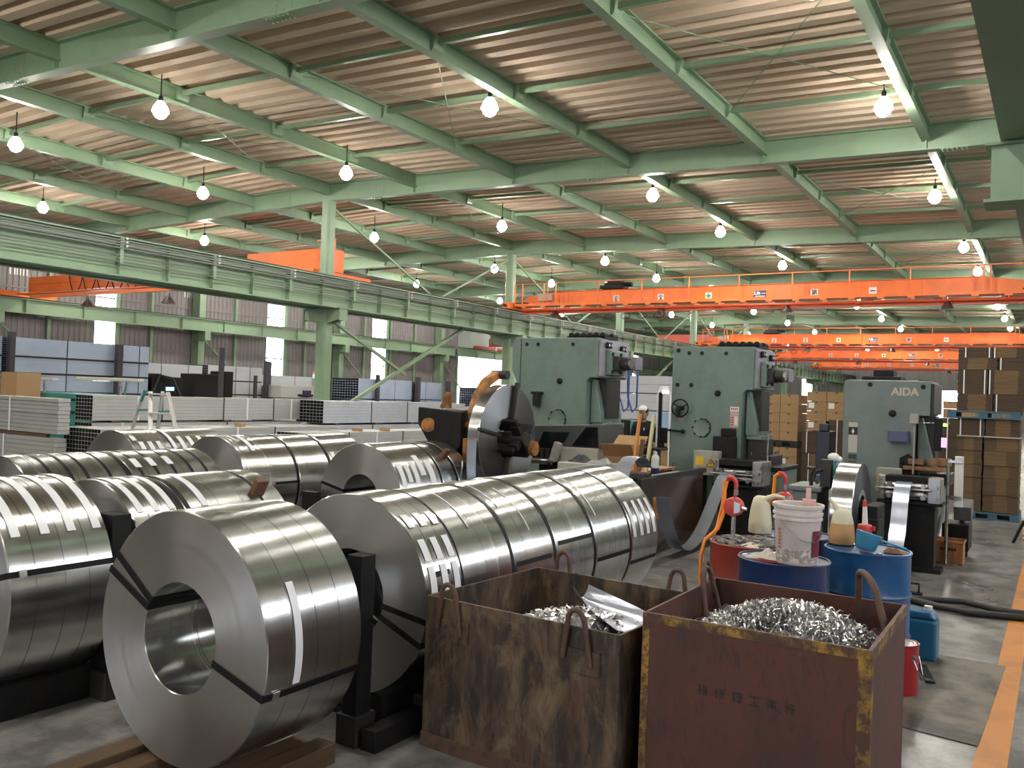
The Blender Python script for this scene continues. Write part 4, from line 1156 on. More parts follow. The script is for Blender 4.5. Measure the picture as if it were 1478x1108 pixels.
MB().bb(jx_ - .15, jx_ + .15, jy_ - .10, jy_ + .10, 0, .30).prism([(jx_ - .15, .30), (jx_ + .15, .30), (jx_ + .11, .36), (jx_ - .11, .36)], 'Y', jy_ - .09, jy_ + .09).build('body', mat('jerry_blue', (.02, .13, .24), .35), t, bevel=.02)
MB().lathe([(.03, .36), (.03, .39)], (jx_ + .08, jy_, 0), 'Z', 16).build('cap', M_WHITE, t)
o = MB().prism([tuple(at(q[0], q[1], z=0)[:2]) for q in ((1306, 937), (1452, 962), (1412, 1078), (1300, 1049))], 'Z', .0, .006).build('floor_plate', mat('stained_board', (.17, .145, .11), .55, spots=(.035, .031, .027), spot_amt=.9, scale=2.4, thr=(.42, .6))); tag(o, 'stained flat sheet on the floor beside the orange stripe', 'floor sheet')
ds = M_DARK
o = MB().bar(at(1330, 960, z=.01), at(1343, 985, z=.01), .06, .02).build('wedge', M_DARK); tag(o, 'dark wedge on the floor beside the red can', 'wedge')
for i, (pp, lab) in enumerate(((((1290, 855), (1330, 868), (1380, 880), (1440, 887), (1500, 891)), 'lower black cable running along the floor from the drums'),
                               (((1290, 860), (1330, 864), (1390, 868), (1440, 880), (1500, 888)), 'upper black cable bowed along the floor from the drums'),
                               (((1288, 858), (1340, 872), (1400, 884), (1450, 889), (1500, 894)), 'third black cable bundled beside the lower one'))):
    o = MB().tube([at(a, b, z=.035) for a, b in pp], .028, 8).build('floor_cable', M_RUBBER, smooth=True, angle=70); tag(o, lab, 'cable', 'black floor cables')
o = MB().tube([(-1.30, 9.6, .03), (-1.30, 9.6, .12), (-1.15, 9.6, .12), (-1.15, 9.6, .03)], .012, 6).bb(-1.33, -1.12, 9.55, 9.65, 0, .03).build('cable_guide', M_BLACK); tag(o, 'small black bracket over the floor cables', 'bracket')
#--C--
# ------------------------------------------------------------------ presses
def ring_cover(t, x, y, z, r, arc=(0, 360), name='round_cover'):
    m = MB().lathe([(r, 0), (r, -.012), (r - .012, -.016), (r - .02, -.012), (0, -.012)], (x, y, z), 'Y', 36)
    o = m.build(name, M_TEAL, t, smooth=True)
    b = MB()
    for k in range(8):
        a = 2 * pi * k / 8; b.lathe([(.014, -.012), (.014, -.026), (0, -.026)], (x + (r - .012) * cos(a), y, z + (r - .012) * sin(a)), 'Y', 8)
    b.tube([(x + (r - .004) * cos(a), y - .015, z + (r - .004) * sin(a)) for a in [rad(-70 + 150 * k / 12) for k in range(13)]], .008, 6)
    b.build('cover_bolts', M_BLACK, o)
def eye_plate(t, x, y, z, s=.09):
    """two-holed lifting lug on the head front"""
    m = MB().box((x, y, z), (.05, s * 2.0, s * 1.1)); o = m.build('lifting_lug', M_BLACK, t, bevel=.02)
    b = MB()
    for d in (-.5, .5): b.lathe([(s * .22, .0), (s * .22, .004), (0, .004)], (x + .025, y + d * s, z), 'X', 12)
    b.build('lug_hole', M_STEEL, o)

def press(label, y0, y1, xb, xn, top, zn, xth, zbed, xtab, m, hood=False, group='mechanical presses in the line'):
    t = thing('power_press', label, 'press', ((xb + xn) / 2, y0, 0), 0, group)
    if hood:
        poly = [(xb, top - .08), (xb + .06, top), (xn, top), (xn, zn), (xth + .06, zn), (xth, zn - .06), (xth, zbed), (xtab, zbed), (xtab, zbed - .25), (xtab - .12, 0), (xb + .12, 0), (xb + .12, 2.02), (xb, 2.24)]
    else:
        poly = [(xb, top - .03), (xb + .03, top), (xn, top), (xn, zn), (xth + .06, zn), (xth, zn - .06), (xth, zbed), (xtab, zbed), (xtab, zbed - .25), (xtab - .12, 0), (xb, 0)]
    MB().prism(poly, 'Y', y0, y1).build('frame', m, t, bevel=.012)
    if hood:
        MB().bb(xb + .155, xb + .165, y0 - .004, y0, 1.2, top - .02).build('frame_joint', M_BLACK, t)
    fr = M_AIDA if m is M_AIDA else mat('press_head_grey', (.25, .24, .27), .45, spots=(.14, .14, .15), spot_amt=.5, scale=5)
    dk = m if m is not M_AIDA else M_DARK
    ym = (y0 + y1) / 2; yd = y1 - y0
    MB().bb(xn, xn + .04, y0 + .02, y1 - .02, zn + .02, top - .03).build('head_front', fr if m is not M_AIDA else M_DARK, t, bevel=.01)
    if m is not M_AIDA:
        eye_plate(t, xn + .07, y0 + .22, top - .10, .085); eye_plate(t, xn + .07, y1 - .28, top - .13, .085)
        MB().bb(xn + .04, xn + .12, y0 + .18, y1 - .32, zn + .05, zn + .42).build('bearing_cap', dk, t, bevel=.015)
        b = MB()
        for sy in (.24, .52):
            for sz in (.1, .36): b.lathe([(.028, .12), (.028, .14), (0, .14)], (xn, y0 + sy, zn + sz), 'X', 10)
        b.build('cap_bolts', M_BLACK, t)
        MB().bb(xn + .12, xn + .20, y0 + .26, y0 + .56, zn + .12, zn + .33).tube([(xn + .2, y0 + .42, zn + .22), (xn + .32, y0 + .42, zn + .22)], .09, 18).build('adjusting_motor', M_DARK, t, bevel=.008)
        MB().tube([(xn + .30, y0 + .42, zn + .22), (xn + .345, y0 + .42, zn + .22)], .065, 18).build('motor_cap', M_STEEL, t, smooth=True)
        MB().bb(xn + .1, xn + .36, y0 + .56, y0 + .80, zn + .14, zn + .34).build('gear_case', fr, t, bevel=.012)
        b = MB()
        for k in range(6):
            for yy in (y0 + .25, y0 + .55): b.tube([(xn - .55 + k * .105, yy - .08, top + .05), (xn - .55 + k * .105, yy + .08, top + .05)], .042, 10)
        b.bb(xn - .62, xn + .02, y0 + .17, y0 + .63, top, top + .03)
        b.build('top_gear', M_BLACK, t)
    # the slide in the throat
    gx = xth
    MB().prism([(gx + .02, zn - .01), (gx + .07, zn - .01), (gx + .19, zn - .52), (gx + .19, zn - .66), (gx + .02, zn - .66)], 'Y', y0 + .14, y1 - .14).build('slide_guide', m, t, bevel=.008)
    MB().bb(gx + .06, gx + .21, y0 + .26, y1 - .26, zn - .60, zn + .0).build('slide', M_DARK, t, bevel=.008)
    MB().bb(gx + .03, gx + .25, y0 + .16, y1 - .16, zn - .72, zn - .66).build('slide_plate', m, t, bevel=.006)
    MB().bb(gx + .05, gx + .27, y0 + .2, y1 - .2, zn - .95, zn - .72).build('upper_die', M_DARK, t, bevel=.006)
    MB().bb(gx + .06, gx + .40, y0 + .16, y1 - .16, zbed + .06, zbed + .2).build('lower_die', M_DARK, t, bevel=.006)
    for yy in (y0 + .22, y1 - .22):
        for xx in (gx + .10, gx + .32): MB().tube([(xx, yy, zbed + .2), (xx, yy, zn - .9)], .022, 10).build('guide_pillar', M_STEEL, t)
    MB().bb(gx + .01, xtab + .02, y0 - .03, y1 + .03, zbed, zbed + .06).build('bolster', M_BLACK, t, bevel=.006)
    for yy in (y0 + .05,):
        MB().tube([(xn + .22, yy, .35), (xn + .22, yy, zn - .62)], .014, 8).build('guard_rod', M_STEEL, t)
    b = MB()
    for x, z in (((xb + .26, top - .1), (xb + .46, top - .1), (xn - .42, top - .1)) if m is not M_AIDA else ((-2.08, top - .06), (-1.455, top - .075))):
        b.lathe([(.03, 0), (.03, -.006), (0, -.006)], (x, y0, z), 'Y', 14)
    b.build('frame_hole', M_BLACK, t)
    b = MB().lathe([(.045, 0), (.045, -.02), (.022, -.03), (.022, -.06), (0, -.06)], (xb + (xn - xb) * .58, y0, zn + (-.06 if m is not M_AIDA else .02)), 'Y', 16)
    b.build('oil_cap', M_BLACK, t, smooth=True)
    return t

P1 = press('left green press behind the decoiler', 11.5, 12.5, -7.22, -5.74, 2.74, 2.15, -5.92, .95, -5.35, M_TEAL, True)
ring_cover(P1, -6.38, 11.5, 1.52, .15)
MB().tube([(-6.72, 11.44, 1.70), (-6.72, 11.44, 1.92)], .06, 14).bb(-6.8, -6.64, 11.40, 11.5, 1.88, 1.92).build('oil_reservoir', M_BLACK, P1, smooth=True)
P2 = press('middle green press with a black handwheel on its side', 12.6, 13.55, -5.02, -3.77, 2.68, 2.05, -3.93, .90, -3.35, M_TEAL)
ring_cover(P2, -4.53, 12.6, 1.47, .145)
hw = MB(); hx, hy, hz = -4.84, 12.5, 1.75
hw.tube([(hx + .13 * cos(a), hy, hz + .13 * sin(a)) for a in [2 * pi * k / 28 for k in range(29)]], .011, 8, caps=False)
for k in range(3):
    a = 2 * pi * k / 3 + .5; hw.bar((hx, hy, hz), (hx + .13 * cos(a), hy, hz + .13 * sin(a)), .018)
hw.tube([(hx, hy - .04, hz), (hx, 12.6, hz)], .035, 12); hw.bar((hx - .02, hy - .02, hz), (hx - .02, hy - .02, hz - .14), .05)
hw.build('handwheel', M_BLACK, P2)
MB().bb(-4.90, -4.82, 12.594, 12.6, 1.565, 1.595).build('small_plate', mat('pale_red_plate', (.5, .22, .18), .5), P2)
MB().tube([(-5.05, 12.54, 1.41), (-4.80, 12.54, 1.40)], .016, 8).sphere((-4.80, 12.54, 1.40), .035, 10, 8).build('side_lever', M_BLACK, P2, smooth=True)
b = MB()
for x, z in ((-4.93, 2.10), (-4.71, 2.10), (-4.93, 2.62)): b.lathe([(.032, 0), (.032, -.01), (0, -.01)], (x, 12.6, z), 'Y', 12)
b.build('side_bolts', M_BLACK, P2)
pl = MB().bb(-4.10, -3.97, 12.593, 12.6, 1.50, 1.80).build('warning_notice', mat('faded_notice', (.50, .36, .33), .5), P2)
m = MB().bb(-4.10, -3.97, 12.590, 12.593, 1.735, 1.80).bb(-4.03, -3.985, 12.590, 12.593, 1.53, 1.66); m.build('notice_panel', M_WHITE, pl)
m = MB()
for k in range(4): m.bb(-4.085 + k * .027, -4.067 + k * .027, 12.588, 12.590, 1.755, 1.782)
for k in range(4): m.bb(-4.09, -4.045, 12.590, 12.593, 1.53 + k * .035, 1.545 + k * .035)
m.build('notice_lettering', M_RED, pl)
MB().bb(-4.30, -3.98, 12.45, 12.6, .98, 1.36).bb(-4.2, -4.0, 12.5, 12.6, 1.36, 1.48).build('side_mechanism', M_BLACK, P2, bevel=.012)
MB().bar((-4.98, 12.35, .6), (-4.86, 12.40, .93), .035).build('pedal_rod', M_STEEL, P2)
P3 = press('right grey green press with AIDA lettering', 12.0, 12.9, -2.40, -1.37, 2.215, 1.775, -1.54, .86, -1.24, M_AIDA)
text_mesh('AIDA', .135, 'maker_lettering', mat('cream_lettering', (.50, .44, .34), .5), P3, facing((-1.665, 11.998, 2.07)), .002)
MB().bb(-2.2, -1.75, 12.2, 12.7, 2.215, 2.27).bb(-2.1, -1.85, 12.3, 12.6, 2.27, 2.36).tube([(-2.2, 12.25, 2.24), (-2.2, 12.65, 2.24)], .035, 10).build('top_motor', M_BLACK, P3, bevel=.012)
MB().bb(-1.55, -1.40, 12.2, 12.6, 2.215, 2.245).build('top_fitting', M_DARK, P3, bevel=.01)
pl = MB().bb(-2.325, -2.215, 11.995, 12.0, 1.27, 1.66).build('side_notice', mat('pale_notice', (.46, .43, .38), .5), P3)
m = MB().bb(-2.325, -2.215, 11.992, 11.995, 1.50, 1.60); m.build('notice_band', M_INK, pl)
m = MB().prism([(-2.27 - .02, 1.535), (-2.27 + .02, 1.535), (-2.27, 1.585)], 'Y', 11.989, 11.992).bb(-2.277, -2.263, 11.989, 11.992, 1.515, 1.54); m.build('notice_arrow', M_WHITE, pl)
m = MB()
for r_, zz in enumerate((1.19, 1.10)):
    for k in range(3):
        x = -2.315 + k * .034
        m.bb(x, x + .008, 11.994, 12.0, zz, zz + .055); m.bb(x, x + .026, 11.994, 12.0, zz + .047, zz + .055); m.bb(x, x + .026, 11.994, 12.0, zz + .02 * r_, zz + .008 + .02 * r_); m.bb(x + .018, x + .026, 11.994, 12.0, zz, zz + .055)
m.build('stencilled_lettering', M_INK, P3)
MB().bb(-1.83, -1.60, 11.86, 12.0, 1.44, 1.58).build('side_box', mat('slate_blue_box', (.075, .085, .16), .5), P3, bevel=.008)
MB().bb(-1.69, -1.66, 11.9, 12.0, .9, 1.2).prism([(-1.70, .90), (-1.52, .90), (-1.52, 1.24), (-1.60, 1.30), (-1.70, 1.24)], 'Y', 11.97, 12.0).build('throat_opening', M_BLACK, P3)
MB().tube([(-1.53, 11.9, 1.05), (-1.53, 11.9, 1.72)], .012, 8).bb(-1.58, -1.49, 11.85, 11.95, 1.68, 1.80).build('switch_stalk', M_CREAM, P3, bevel=.01)
MB().bb(-1.66, -1.18, 11.92, 12.10, 1.10, 1.15).bb(-1.36, -1.12, 11.95, 12.1, 1.17, 1.26).bb(-1.6, -1.42, 11.95, 12.1, 1.17, 1.24).build('die_blocks', mat('oily_orange_die', (.30, .13, .05), .5, spots=(.1, .06, .04), spot_amt=.8, scale=14), P3, bevel=.008)
MB().bb(-1.32, -1.22, 12.0, 12.1, 1.35, 1.75).build('control_pendant', M_BLACK, P3, bevel=.008)
MB().bb(-1.235, -1.175, 11.99, 12.0, 1.40, 1.52).build('pendant_screen', mat('pink_screen', (.75, .42, .72), .4, emit=.5), P3)
MB().bb(-1.22, -1.17, 11.99, 12.0, 1.66, 1.69).build('status_light', mat('green_status_light', (.45, .85, .1), .4, emit=1.2), P3)
MB().tube([(-1.5, 12.02, 1.69), (-1.15, 12.02, 1.70)], .006, 6).build('pendant_arm', M_STEEL, P3)

def electric_box(label, x0, x1, y0, y1, z0, z1, col=M_CREAM):
    t = thing('control_box', label, 'control box', ((x0 + x1) / 2, y0, z0), 0, 'cream control boxes beside the feeders')
    MB().bb(x0, x1, y0, y1, z0, z1).build('case', col, t, bevel=.01)
    s = (x1 - x0)
    MB().bb(x0 + s * .10, x0 + s * .42, y0 - .003, y0, z0 + (z1 - z0) * .40, z0 + (z1 - z0) * .76).build('yellow_notice', M_YEL, t)
    cx, cz, q = x0 + s * .74, z0 + (z1 - z0) * .50, s * .16
    tri = MB().prism([(cx - q * 1.25, cz - q * .9), (cx + q * 1.25, cz - q * .9), (cx, cz + q * 1.2)], 'Y', y0 - .004, y0); to = tri.build('warning_triangle', M_INK, t)
    MB().prism([(cx - q * .95, cz - q * .74), (cx + q * .95, cz - q * .74), (cx, cz + q * .88)], 'Y', y0 - .006, y0 - .004).build('triangle_face', M_YEL, to)
    MB().prism([(cx - q * .05, cz + q * .5), (cx + q * .22, cz + q * .45), (cx + q * .05, cz), (cx + q * .25, cz), (cx - q * .1, cz - q * .55), (cx - q * .0, cz - q * .1), (cx - q * .2, cz - q * .1)], 'Y', y0 - .008, y0 - .006).build('bolt_symbol', M_INK, to)
    MB().bb(x0 + s * .3, x0 + s * .4, y0, y1, 0, z0).bb(x0 + s * .1, x0 + s * .6, y0, y1, 0, .02).build('stand', M_DARK, t)
electric_box('cream control box with warning labels on the middle press', -4.50, -4.14, 12.22, 12.42, .80, 1.15)
electric_box('cream control box with warning labels beside the AIDA press', -1.86, -1.60, 11.3, 11.5, .86, 1.14, mat('grey_cream_enamel', (.27, .265, .225), .5))

def feeder(label, x0, x1, y0, y1, z0, z1):
    t = thing('roll_feeder', label, 'feeder', ((x0 + x1) / 2, y0, 0), 0, 'roll feeders at the presses')
    w = x1 - x0
    MB().bb(x0, x0 + .07, y0, y1, z0, z1).build('side_frame', M_STEEL, t, bevel=.012); MB().bb(x1 - .14, x1, y0, y1, z0 - .02, z1).build('side_frame', M_STEEL, t, bevel=.012)
    MB().bb(x0 + .07, x1 - .14, y0 + .05, y1, z1 - .08, z1).bb(x0 + .07, x1 - .14, y0 + .2, y1, z0 + .02, z1 - .1).build('housing', M_BLACK, t, bevel=.008)
    for zz in (z0 + .07, z0 + .17):
        MB().tube([(x0 + .05, y0 + .06, zz), (x1 - .1, y0 + .06, zz)], .04, 16).build('roller', M_STEEL, t, smooth=True)
    b = MB()
    for xx in (x0 + .04, x0 + .12, x1 - .18, x1 - .06):
        for zz in (z0 + .05, z0 + .18): b.lathe([(.028, 0), (.028, -.05), (0, -.05)], (xx, y0, zz), 'Y', 12)
    b.tube([(x0 - .02, y0 - .08, z0 + .14), (x1 - .1, y0 - .08, z0 + .14)], .014, 8)
    b.build('guide_knobs', M_STEEL, t, smooth=True)
    MB().bb(x0 + .06, x1 - .06, y0 + .05, y1, .02, z0 - .02).bb(x0 - .02, x1 + .02, y0, y1, 0, .05).bb(x0 - .02, x1 + .02, y0, y1, z0 - .04, z0).build('stand', M_BLACK, t, bevel=.006)
    return t
feeder('roll feeder on the middle press with the strip entering it', -4.10, -3.42, 11.95, 12.4, .73, 1.06)
feeder('roll feeder at the AIDA press with the bright strip hanging from it', -1.78, -1.12, 11.0, 11.3, .80, 1.08)

def strip(label, pts, w, group='metal strips feeding the presses'):
    # smooth the path
    P = [Vector(p) for p in pts]; out = []
    for i in range(len(P) - 1):
        p0, p1, p2, p3 = P[max(i - 1, 0)], P[i], P[i + 1], P[min(i + 2, len(P) - 1)]
        for k in range(8):
            s = k / 8
            out.append(.5 * ((2 * p1) + (p2 - p0) * s + (2 * p0 - 5 * p1 + 4 * p2 - p3) * s * s + (3 * p1 - p0 - 3 * p2 + p3) * s ** 3))
    out.append(P[-1])
    o = MB().ribbon(out, w, 'X', .002).build('metal_strip', M_STRIP, smooth=True, angle=60); tag(o, label, 'metal strip', group)
strip('long loop of strip hanging before the brown pit guard', [(-3.85, 11.92, .90), (-3.85, 11.6, .82), (-3.85, 11.2, .50), (-3.85, 10.8, .20), (-3.85, 10.35, .05), (-3.85, 9.95, .12), (-3.85, 9.65, .42), (-3.85, 9.5, .74)], .17)
strip('short arch of strip over the leveller by the brown pit guard', [(-3.76, 8.05, .70), (-3.76, 8.10, .95), (-3.76, 8.19, 1.13), (-3.76, 8.36, 1.245), (-3.76, 8.58, 1.24), (-3.76, 8.74, 1.13)], .17)
strip('bright strip hanging from the feeder of the AIDA press', [(-1.50, 10.97, 1.02), (-1.50, 10.85, .98), (-1.50, 10.72, .82), (-1.50, 10.60, .55), (-1.50, 10.42, .33), (-1.50, 10.2, .20), (-1.50, 9.95, .15)], .17)
strip('strip rising from the decoiler into the dark leveller', [(-5.87, 8.53, 1.30), (-5.87, 8.53, .95), (-5.87, 8.62, .5), (-5.87, 8.9, .16), (-5.87, 9.3, .10), (-5.87, 9.65, .35), (-5.87, 9.88, .70), (-5.87, 10.02, .88)], .13)

# brown pit guard beside the loop
t = thing('pit_guard', 'curved brown oily guard plate behind the strip loop', 'guard', (-4.2, 10.4, 0))
pts = [(9.55, 0), (11.5, 0), (11.5, .92), (9.55, .92)]
MB().prism([(9.6, .05), (9.9, .0), (11.5, 0), (11.5, .90), (9.6, .90)], 'X', -4.12, -4.09).build('plate', mat('oily_brown_plate', (.07, .038, .024), .2, spots=(.015, .010, .008), spot_amt=.8, scale=3), t)
MB().bb(-4.15, -4.05, 9.55, 11.52, .90, .96).bb(-4.15, -4.07, 9.55, 9.63, 0, .9).build('frame', M_DARK, t, bevel=.005)
MB().bb(-4.08, -3.98, 9.58, 9.8, .45, .70).build('orange_bracket', M_PLATEO, t, bevel=.01)
# leveller in front of it
t = thing('strip_leveller', 'dark strip leveller under the arched strip', 'leveller', (-3.85, 8.8, 0))
MB().bb(-4.35, -3.74, 8.55, 8.95, .62, .88).bb(-4.3, -4.05, 8.55, 8.95, .88, 1.06).bb(-3.76, -3.71, 8.55, 8.95, .80, 1.02).build('body', M_DARK, t, bevel=.01)
for yy in (8.64, 8.80): MB().tube([(-4.05, yy, 1.02), (-3.72, yy, 1.02)], .05, 14).build('roller', M_DARK, t, smooth=True)
MB().bb(-4.25, -3.74, 8.42, 8.55, .66, .76).bar((-3.9, 8.35, .76), (-3.6, 8.38, .84), .03).build('front_table', M_DARK, t, bevel=.006)
MB().bb(-4.3, -3.84, 8.6, 8.9, 0, .62).bb(-4.4, -3.80, 8.5, 9.0, 0, .04).build('base', M_BLACK, t, bevel=.01)
# cream cabinet
t = thing('control_cabinet', 'cream ORII control cabinet with a dark bag on top', 'cabinet', (-4.6, 9.0, 0))
MB().bb(-4.92, -4.36, 8.9, 9.4, .50, 1.10).build('case', M_CREAM, t, bevel=.012)
MB().bb(-4.9, -4.38, 8.92, 9.38, 0, .5).build('base', M_DARK, t)
pl = MB().bb(-4.60, -4.42, 8.895, 8.9, .965, 1.055).build('name_plate', mat('name_plate_cream', (.42, .41, .35), .5), t)
text_mesh('ORII', .075, 'maker_lettering', M_INK, pl, facing((-4.51, 8.894, 1.01)), .001)
MB().bb(-4.60, -4.45, 8.895, 8.9, .72, .93).build('paper_notice', mat('pale_grey_notice', (.42, .43, .42), .5), t)
rag('tool_bag', 'dark bag with tools lying on the cream ORII cabinet', 'bag', (-4.74, 9.15, 1.10), .15, .12, .10, mat('dark_bag', (.02, .025, .03), .6), 21)
rag('plastic_bag', 'grey plastic bag beside the dark bag on the cream cabinet', 'bag', (-4.48, 9.15, 1.10), .12, .11, .08, mat('grey_plastic_bag', (.25, .26, .27), .3), 23)

# dark leveller of the left press
t = thing('strip_leveller', 'dark hooded leveller with a cream lower panel before the left press', 'leveller', (-5.6, 10.3, 0))
M_HOOD = mat('charcoal_hood', (.045, .046, .048), .45)
MB().prism([(-6.12, 1.02), (-6.0, 1.46), (-5.05, 1.51), (-5.02, 1.20), (-5.60, 1.20), (-5.68, 1.02)], 'Y', 10.2, 10.95).build('hood', M_HOOD, t, bevel=.012)
MB().prism([(-5.98, 1.10), (-5.86, 1.38), (-5.47, 1.39), (-5.62, 1.14)], 'Y', 10.185, 10.2).build('hood_window', M_GLASSY, t)
MB().prism([(-5.42, 1.22), (-5.22, 1.47), (-5.06, 1.475), (-5.04, 1.22)], 'Y', 10.185, 10.2).build('hood_window', M_GLASSY, t)
MB().bb(-5.62, -5.03, 10.18, 10.95, .86, 1.20).build('lower_panel', M_CREAM, t, bevel=.012)
MB().bb(-5.52, -5.44, 10.175, 10.18, .93, 1.0).build('panel_mark', M_INK, t)
MB().box((-5.60, 10.08, 1.13), (.09, .1, .26), Matrix.Rotation(rad(18), 3, 'Y')).build('operator_panel', M_CREAM, t, bevel=.01)
MB().tube([(-6.05, 10.1, .99), (-5.66, 10.1, .99)], .04, 14).build('entry_roller', M_STEEL, t, smooth=True)
b = MB()
for k in range(5): b.bb(-6.02 + k * .08, -5.97 + k * .08, 10.12, 10.2, 1.02, 1.16)
b.build('adjusting_screws', M_DARK, t, bevel=.005)
MB().bb(-5.95, -5.05, 10.25, 10.9, 0, 1.0).build('base', M_BLACK, t, bevel=.01)

# decoiler
DX, DY, DZ, DR = -5.80, 9.2, 1.32, .66
t = thing('decoiler', 'dark and orange decoiler with a curved hold down arm', 'decoiler', (-6.3, DY, 0))
MB().prism([(8.92, 1.64), (9.65, 1.70), (9.65, 1.1), (9.55, .05), (9.1, .05), (9.0, 1.0)], 'X', -6.62, -6.28).build('column', M_DARK, t, bevel=.015)
MB().prism([(-6.92, 1.66), (-6.25, 1.62), (-6.25, 1.2), (-6.5, .9), (-6.92, 1.45)], 'Y', 8.82, 8.92).build('side_plate', M_BLACK, t, bevel=.01)
MB().tube([(-6.95, 9.0, 1.45), (-6.0, 9.0, 1.45)], .05, 14).tube([(-6.76, 8.84, 1.44), (-6.72, 8.78, 1.44)], .09, 18).build('brake_shaft', M_PLATEO, t, smooth=True)
MB().prism([(-6.60, 1.66), (-6.46, 1.66), (-6.46, 1.86), (-6.52, 1.86)], 'Y', 8.84, 8.91).build('lug', M_PLATEO, t, bevel=.006)
MB().bb(-6.22, -6.09, 8.83, 9.0, .05, 1.30).build('orange_post', M_PLATEO, t, bevel=.01)
MB().bb(-6.9, -5.7, 8.82, 9.8, 0, .06).bb(-6.2, -5.75, 9.0, 9.7, .06, .62).build('base', M_BLACK, t, bevel=.01)
MB().tube([(-6.6, DY, DZ), (-5.52, DY, DZ)], .085, 18).build('mandrel_shaft', M_DARK, t, smooth=True)
b = MB()
for k in range(4):
    a = rad(35 + 90 * k); q = Vector((-5.62, DY + .20 * cos(a), DZ + .20 * sin(a)))
    b.bar((-5.62, DY, DZ), q, .12, .09); b.bar((-6.0, DY + .21 * cos(a), DZ + .21 * sin(a)), (-5.58, DY + .21 * cos(a), DZ + .21 * sin(a)), .13, .05, up=(0, -sin(a), cos(a)))
b.build('mandrel_segments', M_BLACK, t, bevel=.006)
MB().tube([(-5.56, DY + .18, DZ - .12), (-5.50, DY + .18, DZ - .12)], .09, 16).build('hub_cap', M_PLATEO, t, smooth=True)
for k in range(4):
    a = rad(80 + 90 * k)
    MB().bar((-5.765, DY + .24 * cos(a), DZ + .24 * sin(a)), (-5.765, DY + .70 * cos(a), DZ + .70 * sin(a)), .035, .05, up=(1, 0, 0)).build('retaining_arm', M_DARK, t, bevel=.004)
arm = [(-6.0, 8.78, 1.42), (-6.0, 8.72, 1.62), (-6.0, 8.80, 1.82), (-6.0, 8.98, 2.0), (-6.0, 9.2, 2.10)]
m = MB(); nA = len(arm)
m.ribbon([Vector(p) for p in arm], .11, 'X', .10); m.build('hold_down_arm', M_PLATEO, t, bevel=.012)
MB().tube([(-6.07, 9.22, 2.10), (-5.84, 9.22, 2.10)], .055, 16).build('hold_down_roller', M_RUBBER, t, smooth=True)
MB().tube([(-6.12, 8.86, .98), (-5.98, 8.5, 1.05), (-5.97, 8.48, .96), (-5.975, 8.44, .55)], .009, 8).build('wire_guide', M_STEEL, t)
def mandrel_coil(label, x0, x1, y, z, r, ri, face=None):
    t = thing('steel_coil', label, 'coil', ((x0 + x1) / 2, y, z - r), 0, 'coils mounted on decoilers')
    pro = [(r - .004, x0), (r, x0 + .004), (r, x1 - .004), (r - .004, x1)]
    for k in range(1, 6): pro.append((r + (ri - r) * k / 6, x1))
    pro += [(ri, x1), (ri, x0)]
    mb = MB().lathe(pro, (0, 0, 0), 'X', 96, closed=True)
    mb_build_local(mb, 'wound_strip', M_COILX, t, (0, y, z), 'X', face or M_FACEX)
mandrel_coil('narrow strip coil mounted upright on the dark and orange decoiler', -5.95, -5.79, DY, DZ, DR, .255)
# second decoiler before the AIDA press
t = thing('decoiler', 'low black decoiler stand right of the strip coil before the AIDA press', 'decoiler', (-1.45, 9.6, 0))
MB().bb(-1.68, -1.54, 9.5, 9.95, .05, .86).bb(-1.68, -1.52, 9.45, 9.7, .62, .74).bb(-2.0, -1.5, 9.3, 10.1, 0, .06).build('stand', M_BLACK, t, bevel=.015)
MB().tube([(-2.0, 9.62, .76), (-1.60, 9.62, .76)], .07, 16).build('mandrel_shaft', M_DARK, t, smooth=True)
b = MB()
for k in range(3):
    a = rad(20 + 120 * k); b.bar((-1.68, 9.62, .76), (-1.68, 9.62 + .17 * cos(a), .76 + .17 * sin(a)), .06, .08)
b.build('mandrel_segments', M_BLACK, t)
mandrel_coil('wide bright strip coil standing before the AIDA press', -1.925, -1.71, 9.62, .76, .52, .19, coil_mat('shaded_wound_strip_edges', 'X', (.10, .105, .115), .45, .6, 1.0))  # face is a shaded copy of the edge material, darkness put into its colour

# bench between the presses: plywood top, box, sticks and a bottle
t = thing('work_bench', 'dark bench with a worn plywood top behind the arched strip', 'bench', (-4.6, 10.2, 0))
zb_ = .99
MB().bb(-4.96, -4.24, 9.62, 10.9, zb_ - .03, zb_).build('top', M_PLATEO, t, bevel=.004)
MB().bb(-4.92, -4.28, 9.66, 10.86, .3, zb_ - .03).build('body', M_DARK, t, bevel=.01)
for x in (-4.88, -4.32):
    for y in (9.7, 10.8): MB().bb(x - .03, x + .03, y - .03, y + .03, 0, .3).build('leg', M_DARK, t)
def open_box(label, x, y, z, w, d, h, rz_):
    t = thing('cardboard_box', label, 'box', (x, y, z), rz_)
    T = Matrix.Translation(Vector((x, y, z))) @ Matrix.Rotation(rz_, 4, 'Z')
    m = MB().bb(-w / 2, w / 2, -d / 2, -d / 2 + .006, 0, h).bb(-w / 2, w / 2, d / 2 - .006, d / 2, 0, h).bb(-w / 2, -w / 2 + .006, -d / 2, d / 2, 0, h).bb(w / 2 - .006, w / 2, -d / 2, d / 2, 0, h).bb(-w / 2, w / 2, -d / 2, d / 2, 0, .006)
    m.v = [tuple(T @ Vector(v)) for v in m.v]; m.build('body', M_CARD, t)
    for (a, b_, c_) in ((0, -1, -.55), (0, 1, .35)):
        f = MB().box((0, b_ * (d / 2 + .10), h + (.05 if b_ > 0 else -.06)), (w, .24, .005), Matrix.Rotation(c_ * b_ * 1.3 * b_, 3, 'X'))
        f.v = [tuple(T @ Vector(v)) for v in f.v]; f.build('flap', M_CARD, t)
